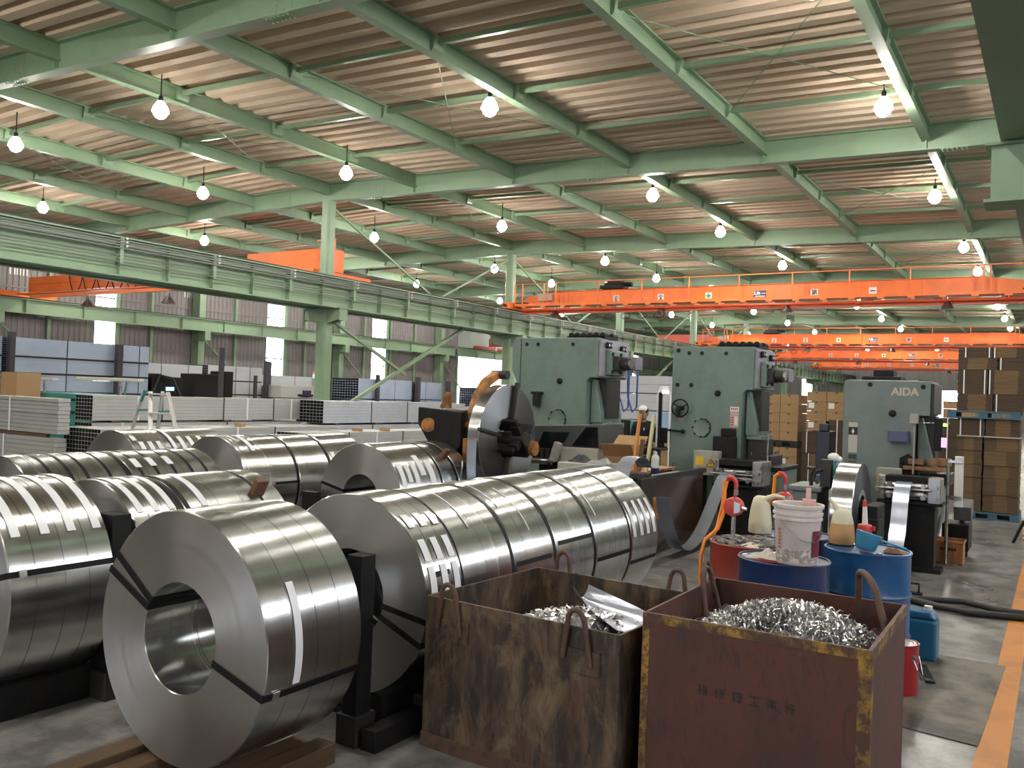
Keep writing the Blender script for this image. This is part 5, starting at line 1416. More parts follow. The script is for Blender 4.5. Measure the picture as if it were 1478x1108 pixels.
open_box('open cardboard box on the bench in front of the worker', -4.63, 10.10, zb_, .40, .34, .29, .12)
for nm, lab, p, q, m_ in (('stick', 'orange stick leaning upright on the bench', at(916, 662, y=9.74), at(924, 597, y=9.84), mat('orange_stick', (.55, .22, .05), .6)),
                          ('stick', 'dark stick standing beside the orange stick', at(924, 664, y=9.80), at(928, 634, y=9.86), M_WOOD),
                          ('stick', 'pale yellow stick leaning right of the open box', at(935, 664, y=9.74), at(944, 599, y=9.84), mat('pale_stick', (.55, .48, .25), .6))):
    p = Vector(p); q = Vector(q); s = (zb_ + .002 - p.z) / (q.z - p.z); p = p + (q - p) * s
    o = MB().bar(p, q, .05, .03).build(nm, m_, bevel=.004); tag(o, lab, 'stick')
bx_, by_ = at(946, 662, y=9.76)[:2]
t = thing('spray_can', 'white bottle with a blue base on the bench', 'bottle', (bx_, by_, zb_))
MB().lathe([(.048, .05), (.048, .17), (.04, .20), (.02, .22), (.02, .25), (.0, .25)], (bx_, by_, zb_), 'Z', 20).build('body', mat('grey_white_bottle', (.5, .5, .47), .4), t, smooth=True)
MB().lathe([(.046, 0), (.0485, .004), (.0485, .06), (.0, .06)], (bx_, by_, zb_), 'Z', 20).build('label_band', M_NAVY, t, smooth=True)

# blue topped cabinet and machine behind the drums
t = thing('tool_cabinet', 'cream cabinet with a dark blue top left of the AIDA press', 'cabinet', (-2.85, 11.5, 0))
a0, a1 = at(1174, 690, y=11.2), at(1222, 690, y=11.2)
MB().bb(a0.x, a1.x + .1, 11.2, 11.8, 1.0 - .07, 1.0).build('top', mat('dark_blue_top', (.02, .06, .10), .4), t, bevel=.006)
MB().bb(a0.x + .01, a1.x + .09, 11.22, 11.78, .1, .93).build('body', M_CREAM, t, bevel=.006)
MB().bb(a0.x, a1.x + .1, 11.2, 11.8, 0, .1).build('plinth', M_DARK, t)
kx = at(1205, 680, y=11.4).x
t = thing('oil_pot', 'teal pot with a white rag stuffed in its mouth on the blue topped cabinet', 'pot', (kx, 11.4, 1.0))
MB().lathe([(.06, 0), (.065, .01), (.065, .13), (.05, .17), (.035, .18), (0, .18)], (kx, 11.4, 1.0), 'Z', 20).build('body', mat('teal_enamel', (.01, .10, .11), .25), t, smooth=True)
MB().sphere((kx - .02, 11.4, 1.22), .075, 12, 8, (1, 1, .8)).sphere((kx + .05, 11.4, 1.2), .04, 10, 8).build('stuffed_rag', M_WHITE, t, smooth=True)
t = thing('machine_table', 'flat grey green machine table behind the white pail', 'table', (-2.75, 9.6, 0))
g0, g1 = at(1135, 708, y=9.3), at(1212, 712, y=9.3)
MB().bb(g0.x, -2.05, 9.3, 9.95, .97, 1.02).build('top', mat('grey_green_table', (.13, .15, .135), .5), t, bevel=.01)
MB().bb(g0.x + .05, -2.1, 9.35, 9.9, 0, .97).build('body', M_AIDA, t, bevel=.01)
t = thing('clamp_tool', 'dark hooked clamp standing on the grey green machine table', 'clamp', (-2.3, 9.6, 1.02))
x = at(1192, 690, y=9.5).x
MB().bb(x - .05, x + .06, 9.45, 9.55, 1.02, 1.30).tube([(x - .02, 9.43, 1.2), (x - .09, 9.43, 1.17), (x - .11, 9.43, 1.10), (x - .06, 9.43, 1.05)], .018, 8).build('clamp_body', M_DARK, t, bevel=.006)
x = at(1171, 690, y=9.5).x
o = MB().tube([(x, 9.5, 1.02), (x, 9.5, 1.14), (x + .03, 9.5, 1.2), (x - .05, 9.5, 1.2)], .02, 8).build('tap_fitting', M_DARK, smooth=True); tag(o, 'small dark tap standing left on the grey green machine table', 'tap')
o = MB().bb(-2.78, -2.60, 12.2, 12.6, 0, 1.52).bb(-2.74, -2.62, 12.18, 12.3, 1.52, 1.62).build('dark_cabinet', mat('navy_cabinet', (.012, .016, .03), .4), bevel=.01); tag(o, 'tall navy cabinet close against the left of the AIDA press', 'cabinet')
# guard panel and stand right of the AIDA press
t = thing('guard_stand', 'steel stand carrying a white upright panel right of the AIDA press', 'stand', (-1.1, 12.2, 0))
MB().tube([(-1.13, 11.8, 0), (-1.13, 11.8, 1.28)], .018, 10).bb(-1.13, -.98, 11.78, 11.82, 1.23, 1.26).bb(-1.15, -.98, 11.78, 11.82, .80, .83).bb(-1.2, -1.0, 11.7, 11.9, 0, .02).build('post', M_STEEL, t)
MB().bb(-1.06, -.965, 11.80, 11.84, .70, 1.31).build('panel', M_WHITE, t, bevel=.006)
t = thing('tool_trolley', 'dark trolley with a grey sloped tray behind the orange crate', 'trolley', (-.95, 12.5, 0))
MB().bb(-1.22, -.92, 12.2, 12.7, .12, .45).build('body', M_BLACK, t, bevel=.012)
MB().box((-1.0, 12.4, .62), (.20, .3, .18), Matrix.Rotation(.3, 3, 'X')).bb(-1.04, -.98, 12.4, 12.5, .45, .6).build('tray', mat('grey_tray', (.12, .115, .11), .5), t, bevel=.01)
for x in (-1.16, -.98):
    for y in (12.28, 12.62): MB().lathe([(.06, -.02), (.06, .02)], (x, y, .06), 'X', 14).build('wheel', M_RUBBER, t)
t = thing('warning_pendant', 'yellow pendant hanging by the dark trolley', 'pendant', (-1.28, 12.0, .3))
MB().bb(-1.31, -1.25, 11.84, 11.9, .33, .5).build('grip', M_YEL, t, bevel=.01)
MB().tube([(-1.28, 11.87, .5), (-1.24, 11.87, .7), (-1.22, 11.95, .84)], .012, 8).build('cable', M_YEL, t)
# orange crate
t = thing('plastic_crate', 'small orange plastic crate on the floor right of the AIDA press', 'crate', (-1.10, 12.0, 0))
M_CRATE = mat('orange_crate_plastic', (.40, .165, .06), .5)
m = MB(); x0, x1, y0, y1, h = -1.27, -.95, 11.85, 12.15, .285
m.prism([(x0 + .015, 0), (x1 - .015, 0), (x1, h), (x0, h)], 'Y', y0, y0 + .01); m.prism([(x0 + .015, 0), (x1 - .015, 0), (x1, h), (x0, h)], 'Y', y1 - .01, y1)
m.bb(x0, x0 + .012, y0, y1, 0.0, h); m.bb(x1 - .012, x1, y0, y1, 0.0, h); m.bb(x0 + .01, x1 - .01, y0, y1, 0, .01)
m.build('box', M_CRATE, t)
m = MB().bb(x0 - .012, x1 + .012, y0 - .012, y0 + .012, h - .03, h).bb(x0 - .012, x1 + .012, y1 - .012, y1 + .012, h - .03, h).bb(x0 - .012, x0 + .012, y0, y1, h - .03, h).bb(x1 - .012, x1 + .012, y0, y1, h - .03, h)
for k in range(5): m.bb(x0 + .02 + k * .068, x0 + .03 + k * .068, y0 - .006, y0, .03, h - .1)
m.build('rim', M_CRATE, t, bevel=.003)
m = MB()
for k in range(6): m.bb(x0 + .075 + k * .03, x0 + .096 + k * .03, y0 - .009, y0 - .006, .165, .2)
m.build('printed_mark', M_INK, t)

# ------------------------------------------------------------------ cardboard on pallets
def pallet(label, x0, x1, y0, y1, z, m, group):
    t = thing('pallet', label, 'pallet', ((x0 + x1) / 2, (y0 + y1) / 2, z), 0, group)
    MB().bb(x0, x1, y0, y1, z + .10, z + .13).build('deck', m, t, bevel=.004)
    MB().bb(x0, x1, y0, y1, z, z + .02).build('bottom_boards', m, t, bevel=.004)
    for k in range(3):
        xx = x0 + (x1 - x0 - .14) * k / 2
        MB().bb(xx, xx + .14, y0, y1, z + .02, z + .10).build('bearer', m, t)
def carton(x0, x1, y0, y1, z0, z1, label, group, lab=False, mm=None):
    t = thing('carton', label, 'box', ((x0 + x1) / 2, (y0 + y1) / 2, z0), 0, group)
    MB().bb(x0 + .004, x1 - .004, y0, y1, z0 + .002, z1 - .002).build('body', mm or M_CARD, t, bevel=.004)
    w = x1 - x0
    MB().bb(x0 + w * .42, x0 + w * .54, y0 - .004, y0, z1 - .035, z1 - .012).build('hand_hole', M_INK, t)
    MB().bb(x0 + .004, x1 - .004, (y0 + y1) / 2 - .004, (y0 + y1) / 2 + .004, z1 - .0025, z1 - .0005).build('top_seam', M_CARDD, t)
    if lab: MB().bb(x0 + w * .1, x0 + w * .38, y0 - .003, y0, z0 + (z1 - z0) * .3, z0 + (z1 - z0) * .85).build('white_label', M_PAPER, t)
YB = 19.0
xl0, xl1 = at(1100, 600, y=YB).x, at(1152, 600, y=YB).x
ROWN = ['bottom', 'second', 'third', 'fourth', 'top']
def carton_stack(x0, x1, zs, name, labelled, group, ncol=2):
    w = (x1 - x0) / ncol
    for r_, (z0, z1) in enumerate(zs):
        off = .0 if r_ % 2 == 0 else .0
        for c_ in range(ncol):
            carton(x0 + w * c_, x0 + w * (c_ + 1), YB, YB + .8, z0, z1, '%s carton, %s row of the %s' % (['left', 'right', 'far right'][c_] if ncol < 3 else ['left', 'middle', 'right'][c_], ROWN[r_], name), group, lab=r_ in labelled)
pallet('dark pallet under the lower left carton stack', xl0, xl1, YB, YB + .9, 0, M_DARK, 'pallets behind the presses')
h5 = [(.13 + .205 * k, .13 + .205 * (k + 1)) for k in range(4)]
carton_stack(xl0, xl1, h5, 'lower left carton stack behind the presses', (1, 2), 'cartons behind the presses')
pallet('dark pallet between the two left carton stacks', xl0, xl1, YB, YB + .9, .955, M_DARK, 'pallets behind the presses')
h5 = [(1.09 + .198 * k, 1.09 + .198 * (k + 1)) for k in range(5)]
carton_stack(xl0, xl1, h5, 'upper left carton stack behind the presses', (), 'cartons behind the presses')
xr0, xr1 = at(1164, 600, y=YB).x, at(1222, 600, y=YB).x
# flattened cardboard below the right hand cartons
def flat_bundle(x0, x1, y0, y1, z0, z1, label, group, mid=True, ties=(), m1=None, seed=0, lite=None):
    t = thing('cardboard_bundle', label, 'cardboard', ((x0 + x1) / 2, y0, z0), 0, group)
    r = random.Random(seed); n = max(3, int((z1 - z0) / .026)); m = MB(); dz = (z1 - z0) / n
    for k in range(n):
        j = r.uniform(-.006, .006)
        m.bb(x0 + .004 + j, x1 - .004 + j, y0 + r.uniform(0, .01), y1, z0 + dz * k + .0012, z0 + dz * (k + 1))
    m.build('sheets', m1 or M_CARDD, t)
    if mid:
        a, b_ = lite or (.32, .68); w = x1 - x0; m = MB()
        for k in range(n):
            j = r.uniform(-.01, .01)
            m.bb(x0 + w * a + j, x0 + w * b_ + j, y0 - .006 + r.uniform(0, .004), y0 + .02, z0 + dz * k + .0012, z0 + dz * (k + 1))
        m.build('folded_edges', M_CARDM, t)
    for q in ties:
        xx = x0 + (x1 - x0) * q
        MB().bb(xx - .010, xx + .010, y0 - .012, y0 - .008, z0, z1).bb(xx - .010, xx + .010, y0 - .01, y1, z1, z1 + .002).build('white_tie', M_PAPER, t)
G2 = 'flattened cardboard bundles behind the presses'
pallet('pallet under the flattened cardboard left of the AIDA press', xr0 - .1, xr1, YB - .1, YB + .9, 0, M_DARK, 'pallets behind the presses')
flat_bundle(xr0 - .06, xr1 - .35, YB - .1, YB + .8, .13, .86, 'lower flattened bundle left of the AIDA press', G2, True, (.3,), seed=1, lite=(.36, .75))
flat_bundle(xr0 - .06, xr1 - .35, YB - .1, YB + .8, .87, 1.32, 'upper flattened bundle left of the AIDA press with white ties', G2, False, (.2, .95), seed=2)
flat_bundle(xr1 - .33, xr1 + .1, YB - .1, YB + .8, .13, 1.58, 'tall flattened bundle partly behind the AIDA press', G2, False, (.4,), seed=3)
h4 = [(1.34 + .205 * k, 1.34 + .205 * (k + 1)) for k in range(4)]
w = (xr1 - xr0) / 2
for r_, (z0, z1) in enumerate(h4):
    for c_ in range(2):
        if r_ == 0 and c_ == 1: continue
        carton(xr0 + w * c_, xr0 + w * (c_ + 1), YB, YB + .8, z0 if r_ or c_ == 0 else z0, z1, '%s carton, %s row of the right carton stack behind the presses' % (['left', 'right'][c_], ROWN[r_] if r_ < 3 else 'top'), 'cartons behind the presses', lab=r_ in (0, 2))
carton(xr0 + w, xr0 + 2 * w, YB + .01, YB + .8, 1.585, 1.745 - .2 + .0, 'narrow carton beside the bottom row of the right carton stack', 'cartons behind the presses') if False else None

# cardboard and cartons between the AIDA press and the tall stacks
xq0, xq1 = at(1353, 640, y=20.5).x, at(1388, 640, y=20.5).x
flat_bundle(xq0, xq1, 20.5, 21.4, .0, .85, 'lower dark bundle in the gap right of the AIDA press', G2, False, (.5,), seed=81)
flat_bundle(xq0, xq1, 20.5, 21.4, .855, 1.70, 'upper dark bundle in the gap right of the AIDA press', G2, False, (.4,), seed=82)
for k in range(2):
    carton(xq0 + .08 + k * .28, xq0 + .35 + k * .28, 20.55, 21.3, 1.705, 1.90, '%s carton of the lower pair in the gap right of the AIDA press' % ['left', 'right'][k], 'cartons behind the presses')
    carton(xq0 + .08 + k * .28, xq0 + .35 + k * .28, 20.55, 21.3, 1.902, 2.06, '%s carton of the upper pair in the gap right of the AIDA press' % ['left', 'right'][k], 'cartons behind the presses')
# tall stacks at the right edge
YR = 17.2
xa, xm, xe = at(1381, 640, y=YR).x, at(1419, 640, y=YR).x, at(1472, 640, y=YR).x
G3 = 'flattened cardboard bundles at the right edge'
pallet('blue pallet on the floor under the tall cardboard stack', xa + .18, xe + .02, YR, YR + 1.0, 0, M_BLUEP, 'blue pallets at the right edge')
zz = .14; k = 0
TIER = ['bottom', 'second', 'third', 'fourth', 'fifth', 'sixth', 'seventh', 'eighth']
hs = [.30, .28, .22, .25, .23]
for k, h in enumerate(hs):
    flat_bundle(xa, xm - .01, YR + .02 * (k % 2), YR + .95, zz, zz + h - .004, '%s bundle of the left column under the blue pallet' % TIER[k], G3, True, (), seed=20 + k, lite=(.28, .66), m1=mat('cardboard_flutes_mid', (.105, .07, .04), .9, spots=(.07, .046, .027), spot_amt=.6, scale=20, stretch=(.05, .05, 1)))
    flat_bundle(xm + .01, xe, YR + .02 * ((k + 1) % 2), YR + .95, zz, zz + h - .004, '%s bundle of the right column under the blue pallet' % TIER[k], G3, True, (), seed=30 + k, lite=((.3, .7), (.38, .66), (.32, .72), (.02, .64), (.36, .95))[k], m1=mat('cardboard_flutes_mid', (.105, .07, .04), .9, spots=(.07, .046, .027), spot_amt=.6, scale=20, stretch=(.05, .05, 1)))
    zz += h
for x0, x1, lab in ((xa, xm - .02, 'left'), (xm, xe, 'right')):
    o = MB().bb(x0, x1, YR - .03, YR + .9, zz, zz + .02).build('cover_board', mat('white_board', (.42, .40, .38), .7)); tag(o, 'thin pale board on the %s column under the blue pallet' % lab, 'board', 'pale boards at the right edge')
zz += .022
flat_bundle(xa, xm + .02, YR, YR + .95, zz, 1.735, 'dark tied bundle directly under the blue pallet, left', G3, False, (.12, .84), seed=41)
flat_bundle(xm + .03, xe, YR, YR + .95, zz, 1.735, 'dark bundle directly under the blue pallet, right', G3, True, (), seed=42, lite=(.28, .72))
pallet('blue pallet carrying the upper cardboard stack', xa - .16, xe + .0, YR - .05, YR + 1.0, 1.737, M_BLUEP, 'blue pallets at the right edge')
zz = 1.868
for k, (h, q) in enumerate(((.30, .50), (.42, .42), (.21, .55), (.18, .48))):
    xq = xa + (xe + .12 - xa) * q
    dk = k % 2
    flat_bundle(xa - .02, xq, YR, YR + .95, zz, zz + h - .004, '%s bundle on the left above the blue pallet' % TIER[k], G3, k in (0, 2), (.22, .9) if k in (1, 3) else (), seed=50 + k, lite=((.3, .8), 0, (.25, .75), 0)[k] or None)
    flat_bundle(xq + .01, xe + .14, YR, YR + .95, zz, zz + h - .004, '%s bundle on the right above the blue pallet' % TIER[k], G3, k in (1, 3), (.08, .85) if k in (0, 2) else (.03,), seed=60 + k, lite=(0, (.14, .7), 0, (.06, .6))[k] or None)
    zz += h
o = MB().bar(at(1462, 783, z=0), at(1478, 752, y=14.2), .03).bar(at(1478, 752, y=14.2), at(1490, 785, y=14.2), .03).build('tripod', M_BLACK); tag(o, 'black tripod leg standing at the right edge of the picture', 'tripod')
#--D--
# ------------------------------------------------------------------ bundles of channels
M_INSIDE = mat('shaded_tube_inside', (.018, .02, .024), .6)  # dark colour paints the shade inside the hollow sections
def hollow_layers(m, xr, w, y0, y1, z0, z1, cols, lays, wall=.005):
    """lays x cols hollow sections along the hall, open ends towards the near gable"""
    cw, lh = w / cols, (z1 - z0) / lays
    for i in range(cols):
        for j in range(lays):
            xa, xb = xr - w + cw * i + .001, xr - w + cw * (i + 1) - .001
            za, zb = z0 + lh * j + .0015, z0 + lh * (j + 1) - .0015
            t = max(.003, min(cw, lh) * .05); d = min(1.2, (y1 - y0) * .4)
            o = [(xa, za), (xb, za), (xb, zb), (xa, zb)]; n = [(xa + t, za + t), (xb - t, za + t), (xb - t, zb - t), (xa + t, zb - t)]
            vs = [(x, y0, z) for x, z in o] + [(x, y1, z) for x, z in o] + [(x, y0, z) for x, z in n] + [(x, y0 + d, z) for x, z in n]
            fs = [(0, 1, 5, 4), (1, 2, 6, 5), (2, 3, 7, 6), (3, 0, 4, 7), (4, 5, 6, 7)]
            fs += [(k, (k + 1) % 4, 8 + (k + 1) % 4, 8 + k) for k in range(4)]
            m.add(vs, fs)
            nn = len(m.v) - 16
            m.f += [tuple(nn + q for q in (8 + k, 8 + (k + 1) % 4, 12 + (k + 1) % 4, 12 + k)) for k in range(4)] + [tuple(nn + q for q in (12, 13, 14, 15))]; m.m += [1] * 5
    return m
def channel_bundle(label, xr, w, y0, y1, z0, z1, cols, lays, m, group, straps=(), white=(), dunnage=True):
    t = thing('channel_bundle', label, 'steel bundle', (xr - w / 2, y0, z0), 0, group)
    zb = z0 + (.035 if dunnage else 0)
    hollow_layers(MB(), xr, w, y0, y1, zb, z1, cols, lays).build('channels', [m, M_INSIDE], t)
    for s, mm in [(q, M_DARK) for q in straps] + [(q, M_PAPER) for q in white]:
        b = .02 if mm is M_PAPER else .014
        MB().bb(xr, xr + .004, s - b, s + b, zb, z1).bb(xr - w - .004, xr - w, s - b, s + b, zb, z1).bb(xr - w - .004, xr + .004, s - b, s + b, z1, z1 + .004).build('band', mm, t)
    if dunnage and group == GR:  # dark slab added to stop daylight showing between stacked bundles
        MB().bb(xr - w - .02, xr + .015, y0 + .02, y1 - .02, max(0, z0 - .02), zb - .001).build('daylight_blocker', M_DARK, t)
    elif dunnage:
        k = y0 + .4
        while k < y1:
            MB().bb(xr - w - .03, xr + .03, k - .04, k + .04, z0, zb - .001).build('bearer', M_WOODB, t); k += max(1.0, (y1 - y0) / 4)
    return t
GR = 'bundles in the racks of the left bay'
GB = 'bundles of hollow sections behind the coils'
# near stacks on the right side of the columns
channel_bundle('long grey bundle topmost on the stack behind the stepladder', -14.05, .50, 8.92, 13.8, 1.12, 1.59, 6, 7, M_GALVW, GB, (10.3, 11.7, 13.0), (9.8, 12.3, 13.5))
channel_bundle('grey bundle under the long one behind the stepladder', -14.05, .50, 8.92, 13.8, .60, 1.115, 6, 7, M_GALVW, GB, (10.2, 11.8), (9.5,))
channel_bundle('lowest grey bundle of the stack behind the stepladder', -14.05, .50, 8.92, 13.8, 0, .595, 6, 7, M_GALVW, GB, (10.2, 11.8), (9.5,))
channel_bundle('bright bundle with dark open ends left of the decoiler', -13.35, .80, 13.75, 19.0, 1.07, 1.585, 8, 7, M_GALV, GB, (15.3, 16.6, 18.0))
channel_bundle('middle bundle below the bright one left of the decoiler', -13.3, .85, 13.7, 19.0, .58, 1.065, 9, 6, M_GALV, GB, (15.3, 17.2))
channel_bundle('lowest bundle below the bright one left of the decoiler', -13.3, .85, 13.7, 19.0, 0, .575, 9, 6, M_GALV, GB, (15.3, 17.2))
channel_bundle('low bundle with black open ends at the left of the stepladder', -12.8, 1.0, 8.28, 13.6, .50, 1.075, 12, 8, M_GALVW, GB, (10.0, 11.9), (9.1, 11.0))
channel_bundle('lower bundle beneath the low one with black open ends', -12.8, 1.0, 8.28, 13.6, 0, .495, 12, 7, M_GALVW, GB, (10.0, 11.9), (9.1,))
channel_bundle('long low bundle in front of the bright one, wooden block on top', -11.35, .75, 11.3, 17.2, .50, 1.04, 8, 7, M_GALVW, GB, (12.4, 14.0, 15.6), (13.2, 15.2))
channel_bundle('lower bundle of the long low stack before the bright one', -11.35, .75, 11.3, 17.2, 0, .495, 8, 6, M_GALVW, GB, (12.4, 14.0), (13.2,))
for y, x, z, lab in ((13.6, -11.5, 1.04, 'small wooden block on the long low bundle'), (11.3, -13.1, 1.075, 'small wooden block on the low bundle beside the stepladder'), (12.9, -11.6, 1.04, 'second small wooden block on the long low bundle'),
                     (14.0, -13.45, 1.02, '')):
    if lab:
        o = MB().bb(x - .1, x + .1, y - .05, y + .05, z, z + .06).build('wooden_block', mat('raw_wood_block', (.42, .25, .12), .8), bevel=.004); tag(o, lab, 'block')
# flat stack lying across at the left edge
def cross_stack(label, xa, xb, y0, y1, z0, z1, n, m, straps, group):
    t = thing('plate_bundle', label, 'steel bundle', ((xa + xb) / 2, y0, z0), 0, group)
    b = MB(); h = (z1 - z0) / n; r = random.Random(n)
    for k in range(n):
        j = r.uniform(-.012, .012)
        b.bb(xa + j, xb + j, y0 + abs(j), y1, z0 + h * k + .003, z0 + h * (k + 1) - .002)
    b.build('flat_sections', m, t, bevel=.003)
    for s, wd, mm in straps: MB().bb(s - wd, s + wd, y0 - .004, y0 - .001, z0, z1).bb(s - wd, s + wd, y0 - .004, y1, z1, z1 + .003).build('band', mm, t)
cross_stack('upper pale stack of flat sections at the left edge', -17.1, -13.35, 7.90, 8.10, .97, 1.54, 9, M_GALVW, ((-15.4, .06, M_DARK), (-14.75, .025, M_PAPER)), 'flat section stacks at the left edge')
cross_stack('lower pale stack of flat sections at the left edge', -17.0, -13.42, 7.90, 8.10, .12, .905, 11, M_GALVW, ((-15.55, .05, M_DARK), (-14.9, .025, M_PAPER)), 'flat section stacks at the left edge')
o = MB().bar((-17.4, 7.96, .936), (-13.7, 7.96, .936), .07, .055).build('timber_batten', M_WOODB, bevel=.005); tag(o, 'brown timber batten between the two pale stacks at the left edge', 'batten')
o = MB().bb(-16.9, -13.45, 7.88, 8.12, 0, .118).build('timber_bearers', M_WOODB, bevel=.005); tag(o, 'timber bearer under the lower pale stack at the left edge', 'bearer')
# stepladder
t = thing('stepladder', 'aluminium stepladder standing before the grey bundles', 'ladder', (-11.6, 8.3, 0))
def down(p, q):
    return p + (q - p) * (p.z / (p.z - q.z))
T0, T1 = at(217, 565, y=8.30), at(242, 566, y=8.35)
B0, B1 = down(T0, at(217, 625, y=8.18)), down(T1, at(255, 625, y=8.24))
R0, R1 = at(208, 563, y=8.36), at(235, 565, y=8.42)
C0, C1 = down(R0, at(189, 625, y=8.36)), down(R1, at(227, 621, y=8.44))
for p, q in ((T0, B0), (T1, B1)): MB().bar(p, q, .06, .03).build('front_rail', M_ALU, t, bevel=.004)
for p, q in ((R0, C0), (R1, C1)): MB().bar(p, q, .05, .025).build('rear_rail', M_ALU, t, bevel=.004)
for k in range(6):
    s = k / 6 + .02 if k else .02; a, b_ = T0.lerp(B0, s), T1.lerp(B1, s)
    MB().bar(a, b_, .10, .025).build('step', M_ALU, t, bevel=.003)
for s in (.35, .7): MB().bar(R0.lerp(C0, s), R1.lerp(C1, s), .03, .02).build('rear_bar', M_ALU, t)
MB().bar(R0 + Vector((.03, 0, 0)), R0.lerp(C0, .10), .045, .03).bar(T0.lerp(B0, .16), R0.lerp(C0, .18), .03, .03).bar(T1.lerp(B1, .16), R1.lerp(C1, .18), .03, .03).build('teal_hinge', M_TURQ, t)

# racks in the left bay

M_BLUEG = mat('bluish_galvanized', (.45, .53, .70), .45, .3, spots=(.37, .44, .60), spot_amt=.6, scale=1.2)
M_BRIGHT = mat('bright_galvanized', (.62, .65, .70), .42, .4, spots=(.5, .53, .58), spot_amt=.5, scale=1.2)
for k, (z0, z1) in enumerate(((0, .85), (.87, 1.42), (1.44, 1.95), (1.97, 2.42), (2.44, 2.98))):
    channel_bundle('%s bluish bundle of the tall rack at the left edge' % TIER[k], -25.0, 1.0, 13.35, 17.75, z0, z1, 9, 8, M_BLUEG, GR, (15.0, 16.6, 17.4), (), True)
    channel_bundle('%s bluish bundle left of the tall rack post' % TIER[k], -25.0, 1.0, 9.0, 13.1, z0, z1, 9, 8, M_BLUEG, GR, (11.0, 12.2), (), True)
def rack_post(label, x, y, h, w=.13):
    t = thing('rack_post', label, 'post', (x, y, 0), 0, 'dark rack posts of the left bay')
    MB().bb(x - w / 2, x + w / 2, y - w / 2, y + w / 2, .03, h).build('upright', mat('dark_grey_post', (.05, .045, .055), .5), t, bevel=.006)
    MB().bb(x - w, x + w, y - w, y + w, 0, .03).build('base_plate', M_DARK, t)
rack_post('dark rack post at the left end of the tall bluish bundles', -24.8, 13.25, 3.12, .16)
rack_post('dark rack post two thirds along the tall bluish bundles', -24.8, 16.55, 2.98, .18)
for k, (z0, z1) in enumerate(((0, .78), (.8, 1.38), (1.40, 1.98), (2.0, 2.62))):
    channel_bundle('%s pale bundle in the rack behind the tall bluish one' % TIER[k], -31.0, 1.0, 21.0, 24.6, z0, z1, 8, 6, M_BRIGHT, GR, (22.6, 23.9), ())
for k, (z0, z1) in enumerate(((0, .8), (.82, 1.4), (1.42, 2.0), (2.02, 2.68))):
    channel_bundle('%s white lit bundle left of the second daylight strip' % TIER[k], -31.0, 1.0, 24.9, 27.9, z0, z1, 8, 6, M_BRIGHT, GR, (25.6, 26.4, 27.2), ())
rack_post('tall dark rack post before the dark machine', -27.0, 22.3, 3.25, .15)
rack_post('dark rack post right of the dark machine', -30.6, 24.75, 2.3, .14)
rack_post('dark rack post at the right of the white lit bundles', -30.6, 27.78, 3.0, .17)
rack_post('short dark rack post before the white lit bundles', -29.5, 26.2, 2.3, .12)
t = thing('dark_machine', 'black machine with a small lit screen behind the stepladder', 'machine', (-26, 19.2, 0))
MB().bb(-27.0, -26.2, 18.3, 20.0, 0, 2.05).bb(-26.4, -26.0, 18.6, 19.0, 0, 2.15).build('body', M_BLACK, t, bevel=.03)
MB().tube([(-26.0, 18.5, 1.2), (-26.0, 18.9, 2.1), (-26.0, 19.4, 2.0), (-26.0, 19.8, 1.3)], .06, 8).build('hoses', M_RUBBER, t)
MB().bb(-26.2, -26.1, 17.9, 18.2, 0, 1.75).build('yellow_guard', M_YEL, t)
MB().bb(-26.19, -26.15, 19.3, 19.6, 1.58, 1.70).build('screen', mat('cyan_screen', (.3, .75, .85), .3, emit=1.5), t)
t = thing('dark_machine', 'black square machine cabinet right of the tall rack post', 'machine', (-29, 23, 0))
MB().bb(-29.8, -28.9, 22.6, 24.0, 0, 2.25).bb(-29.8, -28.9, 24.05, 24.5, 0, 2.4).build('body', M_BLACK, t, bevel=.03)
t = thing('white_machine', 'white machine with a dark screen left of the tall green column', 'machine', (-30.0, 28.9, 0))
MB().bb(-30.6, -29.8, 27.95, 30.2, 1.36, 1.92).bb(-30.5, -29.9, 28.1, 30.0, .0, 1.36).build('body', mat('white_grey_enamel', (.55, .56, .55), .4), t, bevel=.03)
MB().bb(-29.8, -29.75, 29.3, 29.8, 1.5, 1.72).build('screen', M_NAVY, t)
MB().tube([(-29.75, 29.0, 1.5), (-29.7, 29.5, 1.45), (-29.75, 29.9, 1.5)], .05, 8).build('cable_loop', M_BLACK, t)
t = thing('signal_tower', 'signal light tower with a red and a green lamp on a thin pole', 'signal light', (-31, 31.2, 0))
MB().tube([(-31, 31.2, 0), (-31, 31.2, 2.35)], .03, 8).build('pole', M_STEEL, t)
MB().tube([(-31, 31.2, 2.35), (-31, 31.2, 2.5)], .06, 12).build('green_lamp', mat('green_signal', (.1, .8, .3), .4, emit=2.0), t)
MB().tube([(-31, 31.2, 2.5), (-31, 31.2, 2.64)], .06, 12).build('red_lamp', mat('red_signal', (.7, .1, .06), .4, emit=.8), t)
rack_post('dark rack post above the white machine', -31.2, 28.5, 3.0, .16)
for k, (z0, z1) in enumerate(((1.3, 1.82), (1.84, 2.4))):
    channel_bundle('%s pale bundle behind the white machine' % ['lower', 'upper'][k], -32.5, 1.0, 30.0 - k * 1.0, 33.9, z0 - (1.3 if k == 0 else 0), z1, 8, 6, M_BRIGHT, GR, (31.4, 32.6), ())
channel_bundle('dark ended bundle right of the tall green column, lower', -33.5, 2.0, 37.2, 42.0, 0, 1.3, 10, 8, M_BLUEG, GR, (39.0, 40.4), ())
channel_bundle('dark ended bundle right of the tall green column, upper', -33.5, 2.0, 37.2, 42.0, 1.32, 2.50, 10, 8, M_BLUEG, GR, (39.0, 40.4), ())
